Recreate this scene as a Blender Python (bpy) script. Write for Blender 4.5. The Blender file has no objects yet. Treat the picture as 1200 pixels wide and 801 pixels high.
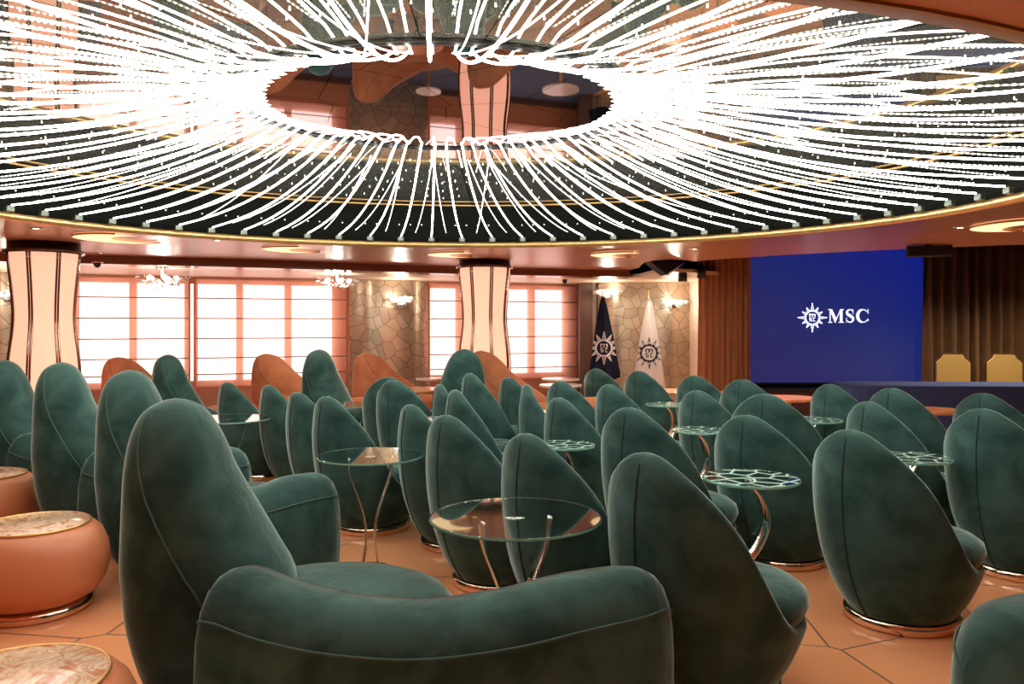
import bpy, bmesh, math, random
from mathutils import Vector, Matrix
random.seed(7)
PI = math.pi
F, CAMZ, HZ = 930.0, 1.55, 380.0
C = bpy.context.scene.collection

def at_z(px, py, z):
    """world point seen at pixel (px,py) that has height z"""
    Y = (CAMZ - z) * F / (py - HZ)
    return Vector(((px - 600) / F * Y, Y, z))
def at_y(px, py, Y):
    return Vector(((px - 600) / F * Y, Y, CAMZ - (py - HZ) * Y / F))

# ------------------------------------------------------------------ materials
def nmat(name):
    m = bpy.data.materials.new(name); m.use_nodes = True
    nt = m.node_tree
    return m, nt, nt.nodes['Principled BSDF']
def setp(b, **k):
    for n, v in k.items():
        b.inputs[n.replace('_', ' ')].default_value = v
def mat(name, col, rough=.5, metal=0, **k):
    m, nt, b = nmat(name)
    setp(b, Base_Color=(*col, 1), Roughness=rough, Metallic=metal)
    for n, v in k.items(): b.inputs[n.replace('_', ' ')].default_value = v
    return m
def mixnode(nt, fac, a, b_):
    mx = nt.nodes.new('ShaderNodeMix'); mx.data_type = 'RGBA'
    nt.links.new(fac, mx.inputs[0])
    for s, v in ((6, a), (7, b_)):
        if isinstance(v, tuple): mx.inputs[s].default_value = (*v, 1)
        else: nt.links.new(v, mx.inputs[s])
    return mx.outputs[2]
def noise(nt, scale, detail=3, vec=None, dist=0):
    n = nt.nodes.new('ShaderNodeTexNoise'); n.inputs['Scale'].default_value = scale
    n.inputs['Detail'].default_value = detail; n.inputs['Distortion'].default_value = dist
    if vec is None:
        tc = nt.nodes.new('ShaderNodeTexCoord'); vec = tc.outputs['Object']
    nt.links.new(vec, n.inputs['Vector'])
    return n.outputs['Fac']
def ramp(nt, fac, stops):
    r = nt.nodes.new('ShaderNodeValToRGB')
    el = r.color_ramp.elements
    while len(el) < len(stops): el.new(.5)
    for e, (p, c) in zip(el, stops):
        e.position = p; e.color = (*c, 1) if isinstance(c, tuple) else (c, c, c, 1)
    nt.links.new(fac, r.inputs[0])
    return r.outputs[0]
def bump(nt, h, b, strength=.3, dist=.01):
    bp = nt.nodes.new('ShaderNodeBump'); bp.inputs['Strength'].default_value = strength
    bp.inputs['Distance'].default_value = dist
    nt.links.new(h, bp.inputs['Height']); nt.links.new(bp.outputs[0], b.inputs['Normal'])
def voro_edge(nt, scale, rnd=1.0, coord='Object', stretch=None, plane='XY'):
    tc = nt.nodes.new('ShaderNodeTexCoord'); v = tc.outputs[coord]
    sp = nt.nodes.new('ShaderNodeSeparateXYZ'); nt.links.new(v, sp.inputs[0])
    cb = nt.nodes.new('ShaderNodeCombineXYZ'); nt.links.new(sp.outputs[0], cb.inputs[0])
    nt.links.new(sp.outputs[2 if plane == 'XZ' else 1], cb.inputs[1]); v = cb.outputs[0]
    if stretch:
        mp = nt.nodes.new('ShaderNodeMapping'); mp.inputs['Location'].default_value = stretch
        nt.links.new(v, mp.inputs['Vector']); v = mp.outputs[0]
    out = []
    for ft in ('DISTANCE_TO_EDGE', 'F1'):
        n = nt.nodes.new('ShaderNodeTexVoronoi'); n.voronoi_dimensions = '2D'; n.feature = ft
        n.inputs['Scale'].default_value = scale; n.inputs['Randomness'].default_value = rnd
        nt.links.new(v, n.inputs['Vector']); out.append(n)
    return out[0].outputs['Distance'], out[1].outputs['Color']

def velvet(name, c1, c2, sheen, tint):
    m, nt, b = nmat(name)
    f = noise(nt, 5, 5, dist=.6)
    fr = ramp(nt, f, [(.37, 0.), (.63, 1.)])
    nt.links.new(mixnode(nt, fr, c1, c2), b.inputs['Base Color'])
    setp(b, Roughness=.85, Sheen_Weight=sheen, Sheen_Roughness=.32, Sheen_Tint=(*tint, 1))
    b.inputs['Specular IOR Level'].default_value = .15
    f2 = noise(nt, 9, 3, dist=1.0)
    bump(nt, f2, b, .25, .02)
    return m
M = {}
M['velvet'] = velvet('green_velvet', (.020, .056, .050), (.046, .104, .095), .95, (.68, .92, .87))
M['velvet_far'] = M['velvet']
M['suede_orange'] = velvet('orange_suede', (.36, .125, .055), (.43, .16, .075), .3, (1, .7, .5))
M['piping'] = mat('green_piping', (.006, .03, .025), .8)
M['piping_light'] = mat('green_stitching', (.05, .12, .105), .8)
M['piping_orange'] = mat('brown_piping', (.2, .06, .03), .7)
M['chrome'] = mat('chrome', (.82, .80, .77), .08, 1)
M['copper'] = mat('copper_chrome', (.85, .62, .48), .12, 1)
M['black'] = mat('black_plastic', (.008, .008, .009), .4)
M['dark'] = mat('dark_void', (.006, .005, .005), .8)
M['gold'] = mat('gold_trim', (.80, .50, .20), .32, .75)
M['leather'] = None
m, nt, b = nmat('orange_leather')
f = noise(nt, 3, 3)
nt.links.new(mixnode(nt, f, (.56, .19, .085), (.66, .25, .12)), b.inputs['Base Color'])
setp(b, Roughness=.38); bump(nt, noise(nt, 120, 2), b, .06, .002); M['leather'] = m
m, nt, b = nmat('cream_orange_marble')
f = noise(nt, 7, 8, dist=2.2)
nt.links.new(ramp(nt, f, [(.38, (.50, .17, .08)), (.47, (.66, .38, .24)), (.53, (.78, .66, .50)), (.6, (.60, .30, .18)), (.68, (.82, .74, .6))]), b.inputs['Base Color'])
setp(b, Roughness=.15); M['marble'] = m

# terracotta floor of big irregular polygons
m, nt, b = nmat('terracotta_tile')
tc = nt.nodes.new('ShaderNodeTexCoord')
d, cc = voro_edge(nt, 1.05, .55, 'Object')
line = ramp(nt, d, [(.0035, 0.), (.0055, 1.)])
sx = nt.nodes.new('ShaderNodeSeparateColor'); nt.links.new(cc, sx.inputs[0])
basec = mixnode(nt, sx.outputs[0], (.76, .31, .14), (.86, .39, .19))
n2 = noise(nt, 2.2, 4)
basec2 = mixnode(nt, n2, basec, (.80, .34, .16))
nt.links.new(mixnode(nt, line, (.045, .04, .03), basec2), b.inputs['Base Color'])
rr = ramp(nt, line, [(0, .6), (1, .13)]); nt.links.new(rr, b.inputs['Roughness'])
bump(nt, line, b, .3, .003); M['floor'] = m

# crackle gold mosaic
m, nt, b = nmat('crackle_gold_mosaic')
d, cc = voro_edge(nt, 4.8, 1.0, 'Object', None, 'XZ')
line = ramp(nt, d, [(.010, 0.), (.022, 1.)])
sx = nt.nodes.new('ShaderNodeSeparateColor'); nt.links.new(cc, sx.inputs[0])
bc = mixnode(nt, sx.outputs[1], (.44, .34, .24), (.60, .48, .35))
nt.links.new(mixnode(nt, line, (.07, .045, .03), bc), b.inputs['Base Color'])
setp(b, Metallic=.7, Roughness=.28); bump(nt, noise(nt, 2.5, 2), b, .2, .04); M['mosaic'] = m

def glass(name, col, crack=False):
    m = bpy.data.materials.new(name); m.use_nodes = True; nt = m.node_tree
    b = nt.nodes['Principled BSDF']; out = nt.nodes['Material Output']
    setp(b, Base_Color=(*col, 1), Roughness=.02, Transmission_Weight=1.0, IOR=1.45)
    if crack:
        d, cc = voro_edge(nt, 9.5, .75, 'Object')
        line = ramp(nt, d, [(.035, 1.), (.075, 0.)])
        b2 = nt.nodes.new('ShaderNodeBsdfPrincipled')
        setp(b2, Base_Color=(.55, .78, .70, 1), Roughness=.25)
        mx = nt.nodes.new('ShaderNodeMixShader')
        nt.links.new(line, mx.inputs[0]); nt.links.new(b.outputs[0], mx.inputs[1]); nt.links.new(b2.outputs[0], mx.inputs[2])
        nt.links.new(mx.outputs[0], out.inputs[0])
    return m
M['glass'] = glass('clear_green_glass', (.88, .97, .92))
M['crackle_glass'] = glass('crackle_glass', (.80, .95, .90), True)
M['glass_edge'] = mat('green_glass_edge', (.30, .62, .50), .1, 0, Transmission_Weight=.5)
M['crystal'] = glass('crystal', (1, 1, 1))

def emis(name, col, s):
    m, nt, b = nmat(name)
    setp(b, Base_Color=(*col, 1), Emission_Color=(*col, 1), Emission_Strength=s, Roughness=.6)
    return m
M['led'] = emis('white_led', (1, .97, .88), 16.0)
M['led_bead'] = None
M['clip'] = mat('dark_clip', (.10, .12, .10), .3, .6)
M['darkmetal'] = mat('dark_metal_ring', (.05, .05, .05), .3, .8)
M['ledpt'] = emis('led_point', (1, 1, .95), 2.5)
# beaded secondary strings: LED beads spaced along the clear tube
m, nt, b = nmat('beaded_led')
tc = nt.nodes.new('ShaderNodeTexCoord'); sp = nt.nodes.new('ShaderNodeSeparateXYZ'); nt.links.new(tc.outputs['UV'], sp.inputs[0])
mm = nt.nodes.new('ShaderNodeMath'); mm.operation = 'MULTIPLY'; mm.inputs[1].default_value = 70; nt.links.new(sp.outputs[0], mm.inputs[0])
fr = nt.nodes.new('ShaderNodeMath'); fr.operation = 'FRACT'; nt.links.new(mm.outputs[0], fr.inputs[0])
gt = nt.nodes.new('ShaderNodeMath'); gt.operation = 'LESS_THAN'; gt.inputs[1].default_value = .5; nt.links.new(fr.outputs[0], gt.inputs[0])
ml = nt.nodes.new('ShaderNodeMath'); ml.operation = 'MULTIPLY'; ml.inputs[1].default_value = 7; nt.links.new(gt.outputs[0], ml.inputs[0])
setp(b, Base_Color=(.5, .5, .47, 1), Emission_Color=(1, .98, .9, 1), Roughness=.3)
nt.links.new(ml.outputs[0], b.inputs['Emission Strength']); M['led_bead'] = m
M['bulb'] = emis('lamp_bulb', (1, .93, .82), 14)
M['down'] = emis('downlight_glow', (1, .88, .7), 8)
M['day'] = emis('daylight_pane', (.93, .97, 1.0), 3.1)
M['crescent'] = emis('crescent_glow', (1, .72, .38), 1.25)
M['crescent_shade'] = mat('crescent_gold', (.7, .45, .22), .4)
m, nt, b = nmat('lit_peach_panel')
setp(b, Base_Color=(.75, .42, .32, 1), Emission_Color=(1, .60, .42, 1), Emission_Strength=.62, Roughness=.45); M['panel'] = m
M['ceil'] = mat('brown_lacquer_ceiling', (.55, .28, .18), .3)
M['cream'] = mat('cream_ceiling', (.80, .60, .42), .35)
M['fascia'] = mat('brown_gloss_fascia', (.20, .07, .04), .18)
M['wall'] = mat('orange_brown_wall', (.46, .17, .085), .5)
M['walldark'] = mat('dark_brown_wall', (.10, .045, .03), .5)
M['roomwall'] = mat('tan_wall', (.42, .26, .18), .6)
M['wood'] = mat('orange_table_wood', (.62, .22, .10), .18)
M['frame'] = mat('salmon_window_frame', (.50, .20, .12), .4)
M['goldfab'] = mat('gold_chair_fabric', (.52, .33, .09), .6)
M['darkwood'] = mat('dark_chair_wood', (.06, .025, .015), .35)
M['navycloth'] = mat('navy_tablecloth', (.020, .036, .12), .85)
M['white'] = mat('white_emblem', (.85, .86, .88), .6)
M['navy'] = mat('navy_flag_cloth', (.010, .018, .06), .7)
M['whitecloth'] = mat('white_flag_cloth', (.92, .91, .90), .7)
M['carpet'] = mat('blue_grey_carpet', (.06, .07, .12), .9)
M['plinth'] = mat('black_plinth', (.01, .01, .01), .4)

# blind fabric
m = bpy.data.materials.new('salmon_blind_fabric'); m.use_nodes = True; nt = m.node_tree
nt.nodes.remove(nt.nodes['Principled BSDF']); out = nt.nodes['Material Output']
df = nt.nodes.new('ShaderNodeBsdfDiffuse'); df.inputs[0].default_value = (.80, .36, .22, 1)
tr = nt.nodes.new('ShaderNodeBsdfTranslucent'); tr.inputs[0].default_value = (.92, .46, .32, 1)
tp = nt.nodes.new('ShaderNodeBsdfTransparent'); tp.inputs[0].default_value = (1, .93, .90, 1)
mx = nt.nodes.new('ShaderNodeMixShader'); mx.inputs[0].default_value = .45
nt.links.new(df.outputs[0], mx.inputs[1]); nt.links.new(tr.outputs[0], mx.inputs[2])
mx2 = nt.nodes.new('ShaderNodeMixShader'); mx2.inputs[0].default_value = .27
nt.links.new(mx.outputs[0], mx2.inputs[1]); nt.links.new(tp.outputs[0], mx2.inputs[2])
nt.links.new(mx2.outputs[0], out.inputs[0]); M['blind'] = m

def curtain_mat(name, a, b_):
    m, nt, b = nmat(name)
    nt.links.new(mixnode(nt, noise(nt, 4, 3), a, b_), b.inputs['Base Color'])
    setp(b, Roughness=.55, Sheen_Weight=.35, Sheen_Roughness=.4); return m
M['curtain'] = curtain_mat('copper_curtain', (.50, .23, .10), (.62, .31, .15))
M['curtain2'] = curtain_mat('brown_curtain', (.16, .075, .022), (.22, .11, .035))

# ceiling mirror with radial panel joints
CX, CY = -.45, 5.07
m, nt, b = nmat('ceiling_mirror_panels')
tc = nt.nodes.new('ShaderNodeTexCoord'); sp = nt.nodes.new('ShaderNodeSeparateXYZ'); nt.links.new(tc.outputs['Object'], sp.inputs[0])
at = nt.nodes.new('ShaderNodeMath'); at.operation = 'ARCTAN2'; nt.links.new(sp.outputs[1], at.inputs[0]); nt.links.new(sp.outputs[0], at.inputs[1])
ms = nt.nodes.new('ShaderNodeMath'); ms.operation = 'MULTIPLY'; ms.inputs[1].default_value = 24 / (2 * PI); nt.links.new(at.outputs[0], ms.inputs[0])
fr = nt.nodes.new('ShaderNodeMath'); fr.operation = 'FRACT'; nt.links.new(ms.outputs[0], fr.inputs[0])
lt = nt.nodes.new('ShaderNodeMath'); lt.operation = 'LESS_THAN'; lt.inputs[1].default_value = .022; nt.links.new(fr.outputs[0], lt.inputs[0])
nt.links.new(mixnode(nt, lt.outputs[0], (.40, .40, .34), (.03, .04, .03)), b.inputs['Base Color'])
setp(b, Metallic=.86, Roughness=.012); M['mirror'] = m
m, nt, b = nmat('dark_mirror_disc')
d, cc = voro_edge(nt, 1.6, .8, 'Object')
nt.links.new(mixnode(nt, ramp(nt, d, [(.004, 0.), (.009, 1.)]), (.03, .03, .03), (.40, .41, .45)), b.inputs['Base Color'])
setp(b, Metallic=1.0, Roughness=.02); M['mirror_disc'] = m

# screen: its picture is a soft blue field
m, nt, b = nmat('blue_screen_picture')
tc = nt.nodes.new('ShaderNodeTexCoord'); sp = nt.nodes.new('ShaderNodeSeparateXYZ'); nt.links.new(tc.outputs['Generated'], sp.inputs[0])
ad = nt.nodes.new('ShaderNodeMath'); ad.operation = 'MULTIPLY_ADD'; ad.inputs[1].default_value = .45
nt.links.new(sp.outputs[0], ad.inputs[0])
m2 = nt.nodes.new('ShaderNodeMath'); m2.operation = 'MULTIPLY'; m2.inputs[1].default_value = .55; nt.links.new(sp.outputs[2], m2.inputs[0])
nt.links.new(m2.outputs[0], ad.inputs[2])
col = ramp(nt, ad.outputs[0], [(0.0, (.028, .026, .16)), (.5, (.016, .030, .21)), (1., (.006, .018, .32))])
nt.links.new(col, b.inputs['Emission Color']); setp(b, Base_Color=(.01, .01, .02, 1), Emission_Strength=.58, Roughness=.5); M['screen'] = m
M['logo'] = emis('screen_white', (.80, .86, 1.0), .95)

# ------------------------------------------------------------------ object helpers
def link(name, bm, material, parent=None, smooth=True, loc=None):
    me = bpy.data.meshes.new(name)
    bmesh.ops.recalc_face_normals(bm, faces=bm.faces)
    bm.to_mesh(me); bm.free()
    if smooth:
        for p in me.polygons: p.use_smooth = True
    o = bpy.data.objects.new(name, me); C.objects.link(o)
    if isinstance(material, str): material = M[material]
    me.materials.append(material)
    if parent: o.parent = parent
    if loc is not None: o.location = loc
    return o
def tag(o, label, cat, group=None):
    o['label'] = label; o['category'] = cat
    if group: o['group'] = group
    return o
def struct(o):
    o['kind'] = 'structure'; return o
def thing(name, label, cat, loc=(0, 0, 0), rz=0, group=None):
    o = bpy.data.objects.new(name, None); C.objects.link(o)
    o.location = loc; o.rotation_euler = (0, 0, rz)
    return tag(o, label, cat, group)
def dup(root, loc, rz, label, group=None, sc=None):
    r = root.copy(); C.objects.link(r); r.location = loc; r.rotation_euler = (0, 0, rz)
    r['label'] = label
    if group: r['group'] = group
    if sc: r.scale = sc
    for ch in list(root.children):
        c = ch.copy(); C.objects.link(c); c.parent = r
        for g in ch.children:
            d = g.copy(); C.objects.link(d); d.parent = c
    return r
def bx(bm, cx, cy, cz, sx, sy, sz, rz=0):
    g = bmesh.ops.create_cube(bm, size=1)
    bmesh.ops.scale(bm, vec=(sx, sy, sz), verts=g['verts'])
    if rz: bmesh.ops.rotate(bm, cent=(0, 0, 0), matrix=Matrix.Rotation(rz, 3, 'Z'), verts=g['verts'])
    bmesh.ops.translate(bm, vec=(cx, cy, cz), verts=g['verts'])
    return g['verts']
def box(name, material, parent, cx, cy, cz, sx, sy, sz, rz=0, bev=0):
    bm = bmesh.new(); bx(bm, 0, 0, 0, sx, sy, sz, rz)
    if bev: bmesh.ops.bevel(bm, geom=bm.edges[:], offset=bev, segments=3, affect='EDGES', profile=.5)
    return link(name, bm, material, parent, False, (cx, cy, cz))
def grid_mesh(bm, rows, cyc_u=False, cyc_v=False):
    """rows: list of lists of points; returns bm verts"""
    V = [[bm.verts.new(p) for p in r] for r in rows]
    n, k = len(V), len(V[0])
    for i in range(n if cyc_v else n - 1):
        for j in range(k if cyc_u else k - 1):
            a, b_, c, d = V[i][j], V[i][(j + 1) % k], V[(i + 1) % n][(j + 1) % k], V[(i + 1) % n][j]
            try: bm.faces.new((a, b_, c, d))
            except ValueError: pass
    return V
def cap(bm, ring, up=None):
    try: bm.faces.new(ring)
    except ValueError: pass
def lathe(bm, prof, n=40, cx=0, cy=0, rx=1, ry=1):
    rows = [[(cx + r * rx * math.cos(2 * PI * j / n), cy + r * ry * math.sin(2 * PI * j / n), z) for j in range(n)] for r, z in prof]
    V = grid_mesh(bm, rows, True)
    if prof[0][0] > 1e-6: cap(bm, V[0])
    if prof[-1][0] > 1e-6: cap(bm, V[-1])
    return V
def tube(bm, pts, r, n=8, uv=False, caps=True):
    pts = [Vector(p) for p in pts]
    rings = []
    for i, p in enumerate(pts):
        t = (pts[min(i + 1, len(pts) - 1)] - pts[max(i - 1, 0)]).normalized()
        up = Vector((0, 0, 1)) if abs(t.z) < .95 else Vector((1, 0, 0))
        a = t.cross(up).normalized(); b_ = a.cross(t).normalized()
        rings.append([p + r * (a * math.cos(2 * PI * k / n) + b_ * math.sin(2 * PI * k / n)) for k in range(n)])
    V = grid_mesh(bm, rings, True)
    if caps: cap(bm, V[0]); cap(bm, V[-1])
    if uv:
        ul = bm.loops.layers.uv.verify(); N = len(pts) - 1
        idx = {v: i for i, r_ in enumerate(V) for v in r_}
        for f in bm.faces:
            for l in f.loops: l[ul].uv = (idx[l.vert] / N, 0)
    return V
def lerp_tab(tab, x):
    if x <= tab[0][0]: return tab[0][1]
    for (a, va), (b_, vb) in zip(tab, tab[1:]):
        if x <= b_: return va + (vb - va) * (x - a) / (b_ - a)
    return tab[-1][1]
def spline_tab(tab, x):
    """monotone-ish smooth interpolation (Catmull)"""
    if x <= tab[0][0]: return tab[0][1]
    if x >= tab[-1][0]: return tab[-1][1]
    for i in range(len(tab) - 1):
        if tab[i][0] <= x <= tab[i + 1][0]: break
    x1, y1 = tab[i]; x2, y2 = tab[i + 1]
    x0, y0 = tab[i - 1] if i else (2 * x1 - x2, y1 if True else y1)
    x3, y3 = tab[i + 2] if i + 2 < len(tab) else (2 * x2 - x1, y2)
    h = x2 - x1; m1 = (y2 - y0) / (x2 - x0); m2 = (y3 - y1) / (x3 - x1); t = (x - x1) / h
    return (2*t**3 - 3*t*t + 1) * y1 + (t**3 - 2*t*t + t) * h * m1 + (-2*t**3 + 3*t*t) * y2 + (t**3 - t*t) * h * m2
def disc_z(bm, cx, cy, z, rx, ry, n=64):
    vs = [bm.verts.new((cx + rx * math.cos(2 * PI * j / n), cy + ry * math.sin(2 * PI * j / n), z)) for j in range(n)]
    return bm.faces.new(vs)

def slab_up(bm, pts, h):
    a = [bm.verts.new(p) for p in pts]; b_ = [bm.verts.new((p[0], p[1], p[2] + h)) for p in pts]
    bm.faces.new(a); bm.faces.new(b_)
    for i in range(len(a)): bm.faces.new((a[i], a[(i + 1) % len(a)], b_[(i + 1) % len(a)], b_[i]))
# ------------------------------------------------------------------ room shell
o = struct(box('floor', 'floor', None, 0, 7, -.05, 22, 24, .1))
HC = 2.45
OE = dict(cx=-.4, cy=5.6, a=4.12, b=3.62)        # opening in the lowered ceiling
def oval(t, s=1.0, e=OE, z=0):
    return (e['cx'] + e['a'] * s * math.cos(t), e['cy'] + e['b'] * s * math.sin(t), z)
N = 144
# lowered ceiling with the oval opening
edge = [(-10, 8.4), (-8.2, 9.1), (-6.4, 9.95), (-3.5, 11.1), (-.6, 12.55), (1.3, 13.1), (1.95, 13.15)]
pod = [(2.02, 12.6), (1.95, 12.0), (1.92, 11.5), (2.0, 11.15), (2.2, 11.0), (2.45, 11.1), (2.6, 11.35), (2.75, 11.1)]
right = [(3.0, 10.8), (3.6, 10.25), (4.2, 9.8), (4.8, 9.4), (5.6, 9.0), (7, 8.7), (10, 8.4)]
outer = edge + pod + right + [(10, -4.2), (-10, -4.2)]
bm = bmesh.new()
ov = [bm.verts.new((x, y, HC)) for x, y in outer]
iv = [bm.verts.new(oval(2 * PI * j / N, 1.0, z=HC)) for j in range(N)]
es = [bm.edges.new((ov[i], ov[(i + 1) % len(ov)])) for i in range(len(ov))] + [bm.edges.new((iv[i], iv[(i + 1) % N])) for i in range(N)]
bmesh.ops.triangle_fill(bm, use_beauty=True, use_dissolve=False, edges=es)
# fascia drop at the outer edge, and thickness
top = {}
for ring in (ov,):
    tv = [bm.verts.new((v.co.x, v.co.y, HC + .35)) for v in ring]
    for i in range(len(ring)):
        bm.faces.new((ring[i], ring[(i + 1) % len(ring)], tv[(i + 1) % len(ring)], tv[i]))
ceil = struct(link('ceiling', bm, 'ceil', None, False))
# dark glossy fascia beam along the window side
bm = bmesh.new()
L = edge
rows = []
for x, y in L:
    rows.append([(x, y - .02, HC + .02), (x, y - .02, 2.34), (x, y + .28, 2.33), (x, y + .28, HC + .02)])
grid_mesh(bm, rows, True)
struct(link('trim_1', bm, 'fascia', None, False))
# cream raised ceiling by the windows
bm = bmesh.new()
low = [(x, y + .26) for x, y in edge] + [(2.1, 13.0), (2.2, 11.7), (2.75, 12.0), (3.40, 12.75), (3.62, 13.6), (3.62, 17.2), (-10, 17.2)]
slab_up(bm, [(x, y, 2.335) for x, y in low], .05)
struct(link('ceiling_1', bm, 'cream', None, False))
# roof deck above everything
struct(box('ceiling_2', 'dark', None, 0, 7, 3.35, 22, 24, .1))
# recess riser
bm = bmesh.new()
rows = [[oval(2 * PI * j / N, 1.005, z=z) for j in range(N)] for z in (HC + .03, 2.93)]
grid_mesh(bm, rows, True)
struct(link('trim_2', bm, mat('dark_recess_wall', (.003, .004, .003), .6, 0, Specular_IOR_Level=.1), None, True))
# gold lip
bm = bmesh.new()
sec = [(1.0, HC - .012), (.982, HC - .012), (.978, HC + .02), (.982, HC + .045), (1.003, HC + .05)]
grid_mesh(bm, [[oval(2 * PI * j / N, s, z=z) for j in range(N)] for s, z in sec], True)
struct(link('trim_3', bm, 'gold', None, True))
bm = bmesh.new()
sec = [(1.003, 2.92), (.994, 2.922), (.994, 2.938), (1.003, 2.938)]
grid_mesh(bm, [[oval(2 * PI * j / N, s, z=z) for j in range(N)] for s, z in sec], True)
struct(link('trim_4', bm, 'gold', None, True))
# mirrored ceiling
bm = bmesh.new()
bm.faces.new([bm.verts.new((oval(2 * PI * j / N, 1.01)[0] - CX, oval(2 * PI * j / N, 1.01)[1] - CY, 0)) for j in range(N)])
struct(link('ceiling_3', bm, 'mirror', None, False, (CX, CY, 2.95)))

# walls
WA = math.atan(.394)
W0 = Vector((-5.55, 12.9, 0))
U = Vector((math.cos(WA), math.sin(WA), 0)); NV = Vector((-math.sin(WA), math.cos(WA), 0))
def wall_u(px):
    k = (px - 600) / F
    Y = 15.087 / (1 - .394 * k); P = Vector((k * Y, Y, 0))
    return (P - W0).dot(U)
def wpt(u, n, z): 
    p = W0 + U * u + NV * n; return Vector((p.x, p.y, z))
def wbox(name, mt, parent, u0, u1, n0, n1, z0, z1, bev=0):
    c = wpt((u0 + u1) / 2, (n0 + n1) / 2, (z0 + z1) / 2)
    return box(name, mt, parent, c.x, c.y, c.z, u1 - u0, n1 - n0, z1 - z0, WA, bev)
ULEFT, URIGHT = -5.2, wall_u(676)
struct(wbox('wall_window', 'wall', None, ULEFT, URIGHT, .0, .25, 0, .5))
struct(box('wall_left', 'roomwall', None, -10.1, 6, 1.7, .2, 22, 3.4))
struct(box('wall_right', 'roomwall', None, 10.1, 6, 1.7, .2, 22, 3.4))
struct(box('wall_back', 'roomwall', None, 0, -4.2, 1.7, 20.4, .2, 3.4))
struct(box('wall_stage', 'walldark', None, 4.5, 17.4, 1.7, 11.4, .2, 3.4))
struct(wbox('wall_outer', 'dark', None, ULEFT - .3, URIGHT + 1.2, .75, .85, 0, 3.3))
# solid piers between the windows
def pier(n, p0, p1):
    struct(wbox('wall_%s' % n, 'wall', None, wall_u(p0), wall_u(p1), 0, .25, .5, 2.335))
struct(wbox('wall_pier_left', 'wall', None, ULEFT, wall_u(84), 0, .25, .5, 2.335))
pier('pier_middle', 407, 500)
struct(wbox('baseboard_window', 'walldark', None, ULEFT, URIGHT, -.04, 0, 0, .12))
# return wall between last window and flag wall
bm = bmesh.new()
p = wpt(URIGHT, 0, 0)
bx(bm, p.x + .12, p.y - .1, 1.17, .24, 1.2, 2.34)
struct(link('wall_return', bm, 'walldark', None, False))
# windows
def window(n, p0, p1, panes):
    u0, u1 = wall_u(p0), wall_u(p1)
    r = bpy.data.objects.new('window_%d' % n, None); C.objects.link(r); struct(r)
    bm = bmesh.new()
    def wb(a, b_, z0, z1):
        c = wpt((a + b_) / 2, .10, (z0 + z1) / 2); bx(bm, c.x, c.y, c.z, b_ - a, .10, z1 - z0, WA)
    wb(u0, u1, 2.22, 2.335); wb(u0, u1, .48, .62)
    cuts = [u0] + [wall_u(x) for pr in panes for x in pr] + [u1]
    for a, b_ in zip(cuts[0::2], cuts[1::2]):
        if b_ - a > .01: wb(a, b_, .6, 2.24)
    link('window_frame', bm, 'frame', r, False)
    for a, b_ in panes:
        wbox('pane', 'day', r, wall_u(a) - .05, wall_u(b_) + .05, .16, .18, .55, 2.3)
def blind(p0, p1, label, zb=.53):
    u0, u1 = wall_u(p0), wall_u(p1)
    t = thing('roman_blind', label, 'blind', wpt((u0 + u1) / 2, -.06, 0), WA, None)
    w = u1 - u0
    bm = bmesh.new()
    zs = [2.325 - i * (2.325 - zb) / 60 for i in range(61)]
    rows = []
    nb = [1.98, 1.65, 1.32, 1.0, .73]
    for z in zs:
        d = -.02 * abs(math.sin((z - .73) / .32 * PI)) * (1 if z > .7 else .5)
        rows.append([(-w / 2 + w * j / 12, d + .004 * math.sin(j * 2.3 + z * 4), z) for j in range(13)])
    grid_mesh(bm, rows)
    link('fabric', bm, 'blind', t)
    for z in nb:
        bm = bmesh.new(); bx(bm, 0, -.012, 0, w, .012, .017)
        link('batten', bm, 'piping_batten', t, False, (0, -.008, z))
    box('head_rail', 'blind_rail', t, 0, .02, 2.31, w, .06, .04)
    return t
M['piping_batten'] = mat('dark_batten', (.16, .07, .06), .5)
M['blind_rail'] = mat('salmon_rail', (.6, .28, .17), .5)
window(1, 84, 228, [(92, 151), (160, 216), (223.5, 226.5)])
window(2, 228, 408, [(232, 277), (285, 334), (342, 390)])
window(3, 500, 676, [(505, 536), (545, 585), (593, 621), (628, 662)])
blind(86, 221, 'leftmost salmon roman blind glowing with daylight, right of the left lantern column')
blind(230, 405, 'wide glowing roman blind over three panes, left of the crackled gold wall panel')
blind(502, 548, 'narrow glowing roman blind between crackled gold panel and middle lantern column')
blind(588, 674, 'glowing roman blind right of the middle lantern column, nearest the flags')

# crackled gold wall panels (curved)
def mosaic(label, P0, P1, z0, z1, bulge, thick=.06):
    P0, P1 = Vector(P0), Vector(P1); d = (P1 - P0); n = Vector((d.y, -d.x, 0)).normalized()
    c = (P0 + P1) / 2
    bm = bmesh.new(); rows = []
    for z in (z0, z1):
        r = []
        for k in range(33):
            s = k / 32; q = P0 + d * s + n * (bulge * math.sin(PI * s) + .03 * math.sin(s * PI * 3) * (1 if bulge else 0))
            r.append((q.x - c.x, q.y - c.y, z))
        rr = [(x - n.x * thick, y - n.y * thick, z) for x, y, z in reversed(r)]
        rows.append(r + rr)
    V = grid_mesh(bm, rows, True); cap(bm, V[0]); cap(bm, V[1])
    o = link('mosaic_wall_panel', bm, 'mosaic', None, False, (c.x, c.y, 0))
    tag(o, label, 'wall panel', 'crackled gold wall panels'); return o
mosaic('bulging crackled gold mosaic panel between the two window groups, orange sofa in front', wpt(wall_u(409), -.02, 0), wpt(wall_u(501), -.02, 0), .03, 2.33, .28)
mosaic('wide crackled gold mosaic wall panel behind the two flags', (1.62, 14.9, 0), (3.30, 14.75, 0), .03, 2.33, .12)
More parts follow.
